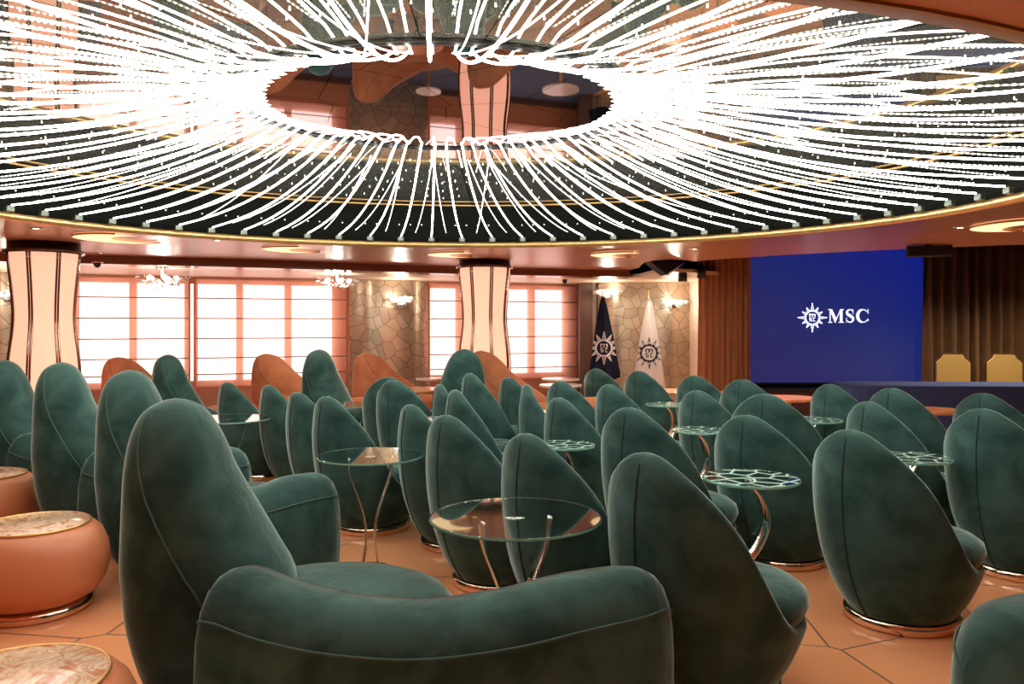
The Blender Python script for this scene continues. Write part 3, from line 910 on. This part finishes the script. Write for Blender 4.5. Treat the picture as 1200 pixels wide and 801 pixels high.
# ------------------------------------------------------------------ stage: screen, curtains, table, chairs
YS = 13.0
def curtain(x0, x1, Y, z0, z1, material, label, folds, seed, amp=.09):
    rnd = random.Random(seed)
    n = folds * 8; bm = bmesh.new(); rows = []
    ph = []; acc = 0
    for i in range(n + 1):
        ph.append(acc); acc += (2 * PI / 8) * rnd.uniform(.55, 1.45)
    am = [rnd.uniform(.5, 1) for _ in range(n + 1)]
    am = [(am[max(0, i - 2)] + am[i] + am[min(n, i + 2)]) / 3 for i in range(n + 1)]
    for k in range(13):
        z = z1 + (z0 - z1) * k / 12; f = .75 + .35 * k / 12
        rows.append([(x0 + (x1 - x0) * i / n + .006 * math.sin(k * .5 + i * .6), Y + amp * f * am[i] * math.sin(ph[i] + .05 * k), z) for i in range(n + 1)])
    grid_mesh(bm, rows)
    bmesh.ops.solidify(bm, geom=bm.faces[:], thickness=.01)
    o = link('stage_curtain', bm, material, None)
    tag(o, label, 'curtain'); return o
curtain((818 - 600) / F * 12.6, (879 - 600) / F * 12.6, 12.6, .03, 2.62, 'curtain', 'copper brown pleated curtain left of the blue screen', 8, 3, .075)
curtain((1082 - 600) / F * 12.6, 9.6, 12.6, .03, 2.9, 'curtain2', 'dark brown pleated curtain right of the blue screen, behind the gold chairs', 17, 5, .12)
xs0, xs1 = (879 - 600) / F * YS, (1084 - 600) / F * YS
scr = thing('projection_screen', 'large blue screen showing a white sun logo and the letters MSC', 'screen', ((xs0 + xs1) / 2, YS, 0))
zb, zt_ = .60, 2.82
box('display', 'screen', scr, 0, 0, (zb + zt_) / 2, xs1 - xs0, .04, zt_ - zb)
fm = bmesh.new(); W_ = xs1 - xs0
bx(fm, 0, .03, zb - .015, W_ + .04, .06, .03); bx(fm, 0, .03, zt_ + .015, W_ + .04, .06, .03)
bx(fm, -W_ / 2 - .01, .03, (zb + zt_) / 2, .02, .06, zt_ - zb); bx(fm, W_ / 2 + .01, .03, (zb + zt_) / 2, .02, .06, zt_ - zb)
link('screen_frame', fm, 'black', scr, False)
struct(box('wall_behind_screen', 'dark', None, 5.66, 13.35, 1.6, 3.7, .15, 3.2))
struct(box('floor_stage', 'walldark', None, 6.0, 12.4, .15, 6.4, 1.7, .3)) if False else None
lowc = thing('low_cabinet', 'low dark cabinet running under the blue screen', 'cabinet', ((xs0 + xs1) / 2, 12.85, 0))
box('body', 'darkwood', lowc, 0, 0, .25, 2.6, .25, .46, 0, .01); box('top', 'black', lowc, 0, 0, .50, 2.66, .3, .035, 0, .008)

# 2D drawing helpers (x right, z up), extruded along y
def poly2(bm, pts, y=0, th=.004, f=None):
    """pts may be concave: filled by triangle_fill"""
    vs = [bm.verts.new((x, y, z)) for x, z in pts]
    es = [bm.edges.new((vs[i], vs[(i + 1) % len(vs)])) for i in range(len(vs))]
    bmesh.ops.triangle_fill(bm, use_beauty=True, use_dissolve=False, edges=es)
def stroke2(bm, pts, ws, y=0):
    n = len(pts) - 1; L_, R_ = [], []
    for i, (x, z) in enumerate(pts):
        ax, az = pts[max(i - 1, 0)]; bx_, bz = pts[min(i + 1, n)]
        d = math.hypot(bx_ - ax, bz - az) or 1; nx, nz = -(bz - az) / d, (bx_ - ax) / d
        w = ws[i] / 2 if isinstance(ws, (list, tuple)) else ws / 2
        L_.append((x + nx * w, y, z + nz * w)); R_.append((x - nx * w, y, z - nz * w))
    grid_mesh(bm, [L_, R_])
def ring2(bm, r0, r1, n=40, y=0, cx=0, cz=0):
    grid_mesh(bm, [[(cx + r * math.cos(2 * PI * j / n), y, cz + r * math.sin(2 * PI * j / n)) for j in range(n)] for r in (r0, r1)], True)
def arc(cx, cz, rx, rz, a0, a1, n=16):
    return [(cx + rx * math.cos(math.radians(a0 + (a1 - a0) * i / n)), cz + rz * math.sin(math.radians(a0 + (a1 - a0) * i / n))) for i in range(n + 1)]
def small_msc(bm, s, cx=0, cz=0, y=0):
    """small m over s c"""
    w = s * .13
    def T(P): return [(cx + x * s, cz + z * s) for x, z in P]
    for x in (-.36, 0, .36): stroke2(bm, T([(x, .08), (x, .47)]), w * 1.15, y)
    stroke2(bm, T([(-.44, .45), (.30, .45), (.40, .38)]), w, y)
    for a, b_ in (((-.40, -.04), (-.08, -.04)), ((-.36, -.04), (-.36, -.25)), ((-.40, -.25), (-.08, -.25)), ((-.12, -.25), (-.12, -.46)), ((-.40, -.46), (-.08, -.46)),
                  ((.12, -.04), (.42, -.04)), ((.16, -.0), (.16, -.50)), ((.12, -.46), (.42, -.46))):
        stroke2(bm, T([a, b_]), w * .75, y)
def sun(bm, R, y=0, hollow=True, n=12, long=(1, .68)):
    """pointed rays round a ring, with small letters in the ring"""
    r0, r1 = R * .42, R * .52
    ring2(bm, r0, r1, 40, y)
    for k in range(n):
        a = 2 * PI * k / n + PI / 2
        le = R * (long[0] if k % (n // 4) == 0 else long[1] + .12 * (n == 16))
        hw = .19
        def P(r, da): return (r * math.cos(a + da), r * math.sin(a + da))
        tip = P(le, 0); l = P(r1 * .98, hw); r = P(r1 * .98, -hw)
        if hollow:
            wst = R * .05
            stroke2(bm, [l, tip], wst, y); stroke2(bm, [r, tip], wst, y)
            stroke2(bm, [P(r1, 0), P(r1 + (le - r1) * .45, 0)], R * .045, y)
        else:
            poly2(bm, [l, tip, r], y)
    small_msc(bm, R * .50, 0, 0, y)
def serif_M(bm, x, h, y=0):
    w = h * 1.15
    def T(P): return [(x + a * w, b_ * h) for a, b_ in P]
    poly2(bm, T([(.0, 1), (.25, 1), (.52, .34), (.77, 1), (1.0, 1), (1.0, .94), (.92, .92), (.92, .08), (1.0, .06), (1.0, 0), (.66, 0), (.66, .06), (.74, .08), (.74, .76), (.47, .0), (.42, 0), (.16, .76), (.16, .08), (.26, .06), (.26, 0), (.0, 0), (.0, .06), (.09, .08), (.09, .92), (.0, .94)]), y)
    return w
def serif_S(bm, x, h, y=0):
    w = h * .62
    P = arc(.5, .74, .36, .22, 25, 180, 10) + [(.22, .62), (.5, .52), (.78, .40)] + arc(.5, .26, .36, .22, 10, -155, 10)
    ws = [.07, .08, .09, .1, .1, .11, .12, .14, .17, .19, .2] + [.23, .26, .23] + [.2, .19, .17, .14, .12, .11, .1, .09, .08, .07, .07]
    stroke2(bm, [(x + a * w, b_ * h) for a, b_ in P], [q * h * .9 for q in ws], y)
    poly2(bm, [(x + a * w, b_ * h) for a, b_ in ((.80, 1.0), (.87, 1.0), (.90, .66), (.82, .66))], y)
    poly2(bm, [(x + a * w, b_ * h) for a, b_ in ((.12, .0), (.05, .0), (.03, .36), (.12, .36))], y)
    return w
def serif_C(bm, x, h, y=0):
    w = h * .92
    P = arc(.52, .5, .43, .46, 38, 322, 28)
    ws = [(.07 + .17 * max(0, -math.cos(math.radians(38 + 284 * i / 28))) ** .8) * h for i in range(29)]
    stroke2(bm, [(x + a * w, b_ * h) for a, b_ in P], ws, y)
    poly2(bm, [(x + a * w, b_ * h) for a, b_ in ((.88, 1.0), (.95, 1.0), (.96, .66), (.90, .66))], y)
    poly2(bm, [(x + a * w, b_ * h) for a, b_ in ((.86, .28), (.94, .30), (.97, .16), (.88, .12))], y)
    return w
def solid(bm, d=.003):
    pass
P = at_y(952, 372, YS - .03); px2m = YS / F
bm = bmesh.new(); sun(bm, 17 * px2m, 0, True, 12, (1.0, .80)); o = link('sun_emblem', bm, 'logo', scr, False, (P.x - (xs0 + xs1) / 2, -.03, P.z))
P = at_y(970.5, 378, YS - .03); h = 16 * px2m
bm = bmesh.new(); x = 0
x += serif_M(bm, x, h) + h * .14; x += serif_S(bm, x, h) + h * .16; x += serif_C(bm, x, h)
link('logo_letters', bm, 'logo', scr, False, (P.x - (xs0 + xs1) / 2, -.03, P.z))

# navy draped conference table
tb = thing('conference_table', 'long table under a navy cloth in front of the gold chairs', 'table', (6.3, 10.7, 0), -.05)
bm = bmesh.new()
def drape(hx, hy, z, n=96, flare=0, wav=0):
    pts = []
    for k in range(n):
        a = 2 * PI * k / n; c, s = math.cos(a), math.sin(a); e = .22
        r = (1 + flare)
        pts.append((math.copysign(abs(c) ** e, c) * (hx + flare + wav * math.sin(k * 1.9)), math.copysign(abs(s) ** e, s) * (hy + flare + wav * math.sin(k * 1.9)), z))
    return pts
V = grid_mesh(bm, [drape(1.9, .42, .01, flare=.06, wav=.022), drape(1.9, .42, .3, flare=.03, wav=.014), drape(1.9, .42, .6, flare=.01, wav=.006), drape(1.9, .42, .735, flare=.004), drape(1.9, .42, .75), drape(1.8, .36, .753)], True)
cap(bm, V[-1]); link('tablecloth', bm, 'navycloth', tb)
bm = bmesh.new(); bx(bm, 0, 0, .72, 3.6, .7, .025)
link('table_top', bm, 'darkwood', tb, False)

def gold_chair(c, rz, label):
    t = thing('banquet_chair', label, 'chair', c, rz, 'gold banquet chairs at the stage')
    def outline(s):   # shouldered back
        w = .235 * s
        return [(-w, 0), (-w, .30 * s + .02), (-w * .86, .335 * s + .02), (-w * .70, .36 * s + .02), (-w * .55, .42 * s + .02), (w * .55, .42 * s + .02), (w * .70, .36 * s + .02), (w * .86, .335 * s + .02), (w, .30 * s + .02), (w * 1.0, 0)]
    def slab(s, y, th, material, name, z):
        bm = bmesh.new(); vs = [bm.verts.new((a, y, b_ + z)) for a, b_ in outline(s)]
        f = bm.faces.new(vs); g = bmesh.ops.extrude_face_region(bm, geom=[f])
        bmesh.ops.translate(bm, vec=(0, th, 0), verts=[v for v in g['geom'] if isinstance(v, bmesh.types.BMVert)])
        link(name, bm, material, t, False)
    slab(1.08, .02, .03, 'darkwood', 'back_frame', .655)
    slab(1.0, -.02, .05, 'goldfab', 'backrest', .665)
    bm = bmesh.new(); bx(bm, 0, -.22, .45, .44, .44, .08); bmesh.ops.bevel(bm, geom=bm.edges[:], offset=.02, segments=3, affect='EDGES'); link('seat', bm, 'goldfab', t)
    for sx in (-1, 1):
        bm = bmesh.new(); tube(bm, [(sx * .20, .02, 0), (sx * .20, .02, .45), (sx * .21, .035, .70)], .014, 8); link('leg', bm, 'darkwood', t)
        bm = bmesh.new(); tube(bm, [(sx * .19, -.42, 0), (sx * .19, -.42, .42)], .014, 8); link('leg', bm, 'darkwood', t)
    return t
p = at_y(1119, 420, 11.7); gold_chair(Vector((p.x, 11.75, 0)), -.12, 'gold high back banquet chair behind the navy table, left of two')
p = at_y(1177, 420, 11.7); gold_chair(Vector((p.x, 11.70, 0)), -.15, 'gold high back banquet chair at the right edge behind the navy table')

# flags on poles
def flag(px, pytop, pybot, Y, wbot, cloth, emblem, label, lean):
    B = at_y(px, pybot, Y); T = at_y(px, pytop, Y)
    t = thing('flag', label, 'flag', (B.x, Y, 0), 0)
    H = T.z; zb_ = B.z
    bm = bmesh.new(); tube(bm, [(-.0, .05, .02), (-.0, .05, H + .06)], .013, 8); link('flagpole', bm, 'gold', t)
    bm = bmesh.new(); lathe(bm, [(.0, H + .05), (.02, H + .07), (.012, H + .11), (0, H + .15)], 12, 0, .05); link('finial', bm, 'gold', t)
    bm = bmesh.new(); lathe(bm, [(.16, 0), (.16, .02), (.05, .05)], 24, 0, .05); link('flag_base', bm, 'gold', t)
    def surf(u, v):     # u across -1..1, v 0 top..1 bottom
        wl = -(.02 + wbot[0] * v ** .8); wr = .02 + wbot[1] * v ** .8
        x = wl + (wr - wl) * (u + 1) / 2
        y = -.04 - .045 * v * math.sin(u * 5 + .6) - .02 * math.sin(u * 11) * v
        zl = zb_ + (.10 * (1 - abs(u + lean)) * -1 + .06) * v
        return x, y, H + (zl - H) * v
    bm = bmesh.new(); n, k = 24, 20
    grid_mesh(bm, [[surf(-1 + 2 * j / n, i / k) for j in range(n + 1)] for i in range(k + 1)])
    bmesh.ops.solidify(bm, geom=bm.faces[:], thickness=.006)
    cl = link('cloth', bm, cloth, t)
    # emblem follows the cloth's folds
    R = .29
    wv = .60; cz = surf(0, wv)[2]; cx = (wbot[1] - wbot[0]) * .5 * wv ** .8
    def onto(bm2, off):
        for v in bm2.verts:
            x, z = v.co.x + cx, v.co.z + cz
            vv = min(1, max(.02, (H - z) / (H - zb_))); wl = -(.02 + wbot[0] * vv ** .8); wr = .02 + wbot[1] * vv ** .8
            u = max(-1, min(1, 2 * (x - wl) / (wr - wl) - 1))
            x = min(wr, max(wl, x))
            v.co = Vector((x, surf(u, vv)[1] - off, z))
    dark = emblem == 'dark'
    bm = bmesh.new(); sun(bm, R, 0, not dark, 12, (1.0, .92))
    if dark:
        pass
    bmesh.ops.subdivide_edges(bm, edges=bm.edges[:], cuts=1, use_grid_fill=True)
    onto(bm, .012)
    link('sun_emblem', bm, 'navy' if dark else 'white', t, False)
    if dark:
        bm = bmesh.new()
        for kx in range(12):
            a = 2 * PI * kx / 12 + PI / 2
            le = R * .74
            pts = [((R * .56) * math.cos(a + .10), (R * .56) * math.sin(a + .10)), (le * math.cos(a), le * math.sin(a)), ((R * .56) * math.cos(a - .10), (R * .56) * math.sin(a - .10))]
            poly2(bm, pts)
        onto(bm, .016); link('ray_highlights', bm, 'whitecloth', t, False)
    return t
flag(706, 347, 447, 13.9, (.24, .30), 'navy', 'light', 'navy flag hanging folded with a white sun emblem, left of two', .2)
flag(761, 349, 456, 13.7, (.30, .26), 'whitecloth', 'dark', 'white flag hanging folded with a navy sun emblem, right of two', -.3)

# ------------------------------------------------------------------ crystal lights
def crystal_light(P, label, name, R, up=False, seed=1, flat=1.0):
    rnd = random.Random(seed)
    t = thing(name, label, 'light', P, 0, None)
    bm = bmesh.new()
    for i in range(90):
        a = rnd.uniform(0, 2 * PI); rr = R * rnd.uniform(.15, 1.0) ** .7
        e = rnd.uniform(-.8, .25)
        c = Vector((rr * math.cos(a), rr * math.sin(a) * flat, -R * .45 * (1 - (rr / R)) + rnd.uniform(-.02, .03)))
        L_ = rnd.uniform(.03, .06); w = L_ * .28
        d = Vector((math.cos(a), math.sin(a) * flat, e)).normalized(); s = d.cross(Vector((0, 0, 1))).normalized(); q = s.cross(d)
        tp_, bt = bm.verts.new(c + d * L_), bm.verts.new(c - d * L_)
        rg = [bm.verts.new(c + s * w), bm.verts.new(c + q * w), bm.verts.new(c - s * w), bm.verts.new(c - q * w)]
        for k in range(4):
            bm.faces.new((rg[k], rg[(k + 1) % 4], tp_)); bm.faces.new((rg[(k + 1) % 4], rg[k], bt))
    o = link('crystal_cluster', bm, 'crystal_lit', t, False); o['kind'] = 'stuff'
    for i in range(5):
        a = 2 * PI * i / 5 + .3
        bm = bmesh.new(); g = bmesh.ops.create_icosphere(bm, subdivisions=2, radius=.035)
        link('bulb', bm, 'bulb', t, True, (R * .5 * math.cos(a), R * .5 * math.sin(a) * flat, -.01))
    return t
M['crystal_lit'] = mat('lit_crystal', (.85, .83, .80), .08, 0, Transmission_Weight=.6)
for px, py, Y, lb, sd in ((190, 325, 10.9, 'crystal ceiling light in front of the leftmost roman blind', 4), (395, 328, 12.3, 'crystal ceiling light at the right end of the wide blind, left of the gold panel', 8)):
    P = at_y(px, py, Y); t = crystal_light(P, lb, 'crystal_ceiling_light', .36, seed=sd)
    bm = bmesh.new(); lathe(bm, [(.012, .02 - .08), (.012, 2.31 - P.z), (.09, 2.315 - P.z), (.09, 2.334 - P.z)], 20); link('ceiling_rose', bm, 'chrome', t)
def sconce(P, label, sd):
    t = crystal_light(P, label, 'crystal_sconce', .26, seed=sd, flat=.35)
    box('wall_mount', 'chrome', t, 0, .06, -.08, .10, .10, .10, 0, .01)
p = wpt(wall_u(463), -.52, 0); sconce(at_y(469, 349, p.y), 'glowing crystal wall sconce on the bulging gold panel', 21)
sconce(at_y(712, 341, 14.55), 'glowing crystal wall sconce above the navy flag', 22)
sconce(at_y(790, 353, 14.5), 'glowing crystal wall sconce right of the white flag', 23)
p = wpt(wall_u(10), -.3, 0); sconce(at_y(12, 343, p.y), 'glowing crystal wall sconce at the left edge on the gold panel', 24)

# crescent lights
def crescent(px, py, R, label, rz):
    P = at_y(px, py, 5); P = Vector(((px - 600) / F, 1, 0)) * ((HC - CAMZ) * F / (HZ - py)); P.z = HC - .014
    t = thing('crescent_downlight', label, 'ceiling light', P, rz, 'gold crescent ceiling lights')
    bm = bmesh.new()
    A_ = [PI * (.25 + 1.35 * i / 30) for i in range(31)]
    o_ = [(R * math.cos(a), R * 1.15 * math.sin(a)) for a in A_]
    i_ = [(R * .55 + R * .75 * math.cos(a), R * .12 + R * .80 * math.sin(a)) for a in A_]
    i_[0] = o_[0]; i_[-1] = o_[-1]
    V = grid_mesh(bm, [[(x, y, 0) for x, y in o_], [(x * .5 + a * .5, y * .5 + b_ * .5, .0) for (x, y), (a, b_) in zip(o_, i_)], [(x, y, 0) for x, y in i_]])
    link('glow_panel', bm, 'crescent', t, False, (0, 0, -.004))
    bm = bmesh.new(); tube(bm, [(x, y, .0) for x, y in o_], .010, 6); link('gold_edge', bm, 'gold', t)
crescent(140, 278, .42, 'gold crescent ceiling light above the left lantern column, leftmost', .1)
crescent(345, 291, .36, 'gold crescent ceiling light above the wide roman blind', .1)
crescent(533, 297, .34, 'gold crescent ceiling light above the middle lantern column', .1)
crescent(724, 297, .34, 'gold crescent ceiling light left of the ceiling pod', .1)
crescent(1203, 262, .42, 'gold crescent ceiling light at the right edge', .2)
def downlight(px, py, z, label):
    P = Vector(((px - 600) / F, 1, 0)) * ((z - CAMZ) * F / (HZ - py)); P.z = z
    t = thing('downlight', label, 'ceiling light', P, 0, 'recessed downlights')
    bm = bmesh.new(); lathe(bm, [(.055, 0), (.058, -.006), (.042, -.010), (.040, 0)], 24); link('bezel', bm, 'chrome', t)
    bm = bmesh.new(); lathe(bm, [(.0, -.004), (.038, -.004)], 20); link('lens', bm, 'down', t, False)
    return P
for px, py, lb in ((42, 267, 'recessed downlight left of the leftmost crescent light'), (255, 281, 'recessed downlight between the first two crescent lights'), (814, 291, 'recessed downlight right of the ceiling pod'), (1125, 266, 'recessed downlight near the right crescent light'),
                   (118, 296, 'recessed downlight just right of the left lantern column top'), (417, 305, 'recessed downlight between second and third crescent lights, near the ceiling edge')):
    downlight(px, py, HC, lb)

# black stage speaker and projector under the soffit edge, dome camera
sp_ = thing('hanging_speaker', 'long black speaker hung from the ceiling at the top right of the screen', 'speaker', (4.70, 8.95, 2.375), -.35)
box('cabinet', 'black', sp_, 0, 0, 0, .46, .14, .12, 0, .01); box('grille', 'dark', sp_, 0, -.075, 0, .42, .01, .09)
box('bracket', 'black', sp_, 0, .0, .067, .06, .06, .016)
pj = thing('projector_mount', 'wedge shaped black projector hung under the rounded ceiling pod', 'projector', (2.20, 11.45, 2.40), .2)
bm = bmesh.new()
vs = [bm.verts.new(q) for q in ((-.26, -.1, .05), (.26, -.1, .05), (0, -.1, -.14), (-.26, .15, .05), (.26, .15, .05), (0, .15, -.14))]
for f in ((0, 1, 2), (5, 4, 3), (0, 2, 5, 3), (1, 4, 5, 2), (0, 3, 4, 1)): bm.faces.new([vs[i] for i in f])
link('housing', bm, 'black', pj, False)
bm = bmesh.new(); tube(bm, [(.26, -.115, .05), (.0, -.115, -.14)], .016, 6); link('trim_strip', bm, 'chrome', pj)
# truss lights in the dark gap
for k, (px, py) in enumerate(((800, 322), (822, 318))):
    P = at_y(px, py, 12.0)
    t = thing('stage_spotlight', ('left' if k == 0 else 'right') + ' one of two black spotlights in the dark gap left of the copper curtain', 'spotlight', P, .4, 'stage spotlights')
    bm = bmesh.new(); lathe(bm, [(0, .1), (.05, .09), (.065, 0), (.07, -.1), (.05, -.1)], 20); o = link('lamp_housing', bm, 'black', t)
    bm = bmesh.new(); tube(bm, [(0, 0, .08), (0, 0, max(.15, 3.28 - P.z))], .012, 6); link('hanging_rod', bm, 'black', t)
dc = thing('dome_camera', 'small black dome camera on the cream ceiling right of the left column', 'camera', at_y(114, 313, 9.95) * Vector((1, 1, 0)) + Vector((0, 0, 2.335)))
bm = bmesh.new(); lathe(bm, [(.05, 0), (.05, -.02), (.04, -.05), (.02, -.07), (0, -.075)], 20); link('dome', bm, 'black', dc)
bm = bmesh.new(); lathe(bm, [(.065, 0), (.065, -.012), (.05, -.014)], 20); link('mounting_ring', bm, 'chrome', dc)
dc2 = thing('dome_camera', 'small black dome camera above the right roman blind', 'camera', at_y(662, 331, 13.9) * Vector((1, 1, 0)) + Vector((0, 0, 2.335)))
bm = bmesh.new(); lathe(bm, [(.05, 0), (.05, -.02), (.04, -.05), (.02, -.07), (0, -.075)], 20); link('dome', bm, 'black', dc2)

# ------------------------------------------------------------------ downlights, crystal lamps and added fill spots
def spot(x, y, z, power, size=110, col=(1, .86, .7), r=.05):
    l = bpy.data.lights.new('downlight_fill_lamp', 'SPOT'); l.energy = power; l.spot_size = math.radians(size); l.spot_blend = .8; l.color = col; l.shadow_soft_size = r
    o = bpy.data.objects.new('downlight_fill_lamp', l); C.objects.link(o); o.location = (x, y, z)
for x, y in ((-6.5, 6), (-6, 9), (-2.5, 10.2), (1, 10.6), (4.6, 8.6), (6.5, 5), (-6.5, 2), (5.6, 1.5), (-2, .5), (1.5, .5)):
    spot(x, y, HC - .03, 70 if y > 2.5 else (330 if x < 0 else 190))  # spots near the camera are added fill, boosted to lift the velvet
for x, y in ((-5.5, 11.0), (-3, 12.2), (0, 13.6), (2.2, 13.6), (2.9, 13.3)):
    spot(x, y, 2.31, 38)  # flag-side ones added to brighten the flags and beige return wall
for x, y, z in ((6.3, 11.2, 3.0), (7.8, 11.2, 3.0), (2.75, 9.6, 2.42)):
    spot(x, y, z, 260)  # added to brighten both stage curtains and the gold chairs

for px, py, Y in ((190, 327, 10.9), (395, 330, 12.3), (469, 351, 13.6), (712, 343, 14.3), (790, 355, 14.2), (12, 345, 11.0)):
    l = bpy.data.lights.new('crystal_lamp', 'POINT'); l.energy = 13; l.color = (1, .9, .75); l.shadow_soft_size = .06
    o = bpy.data.objects.new('crystal_lamp', l); C.objects.link(o); o.location = at_y(px, py, Y) + Vector((0, 0, .02))
w = bpy.data.worlds.new('world'); w.use_nodes = True; bpy.context.scene.world = w
w.node_tree.nodes['Background'].inputs[0].default_value = (.9, .85, .8, 1); w.node_tree.nodes['Background'].inputs[1].default_value = .1

# ------------------------------------------------------------------ camera and view
cam = bpy.data.cameras.new('camera'); co = bpy.data.objects.new('camera', cam); C.objects.link(co)
co.location = (0, 0, CAMZ); co.rotation_euler = (PI / 2, 0, 0)
cam.sensor_width = 36; cam.lens = F / 1200 * 36; cam.shift_y = -(400.5 - HZ) / 1200
cam.clip_start = .05
bpy.context.scene.camera = co
sc = bpy.context.scene
sc.view_settings.view_transform = 'Standard'; sc.view_settings.look = 'None'
sc.view_settings.exposure = 0.18; sc.view_settings.gamma = 1.0; sc.view_settings.use_curve_mapping = False
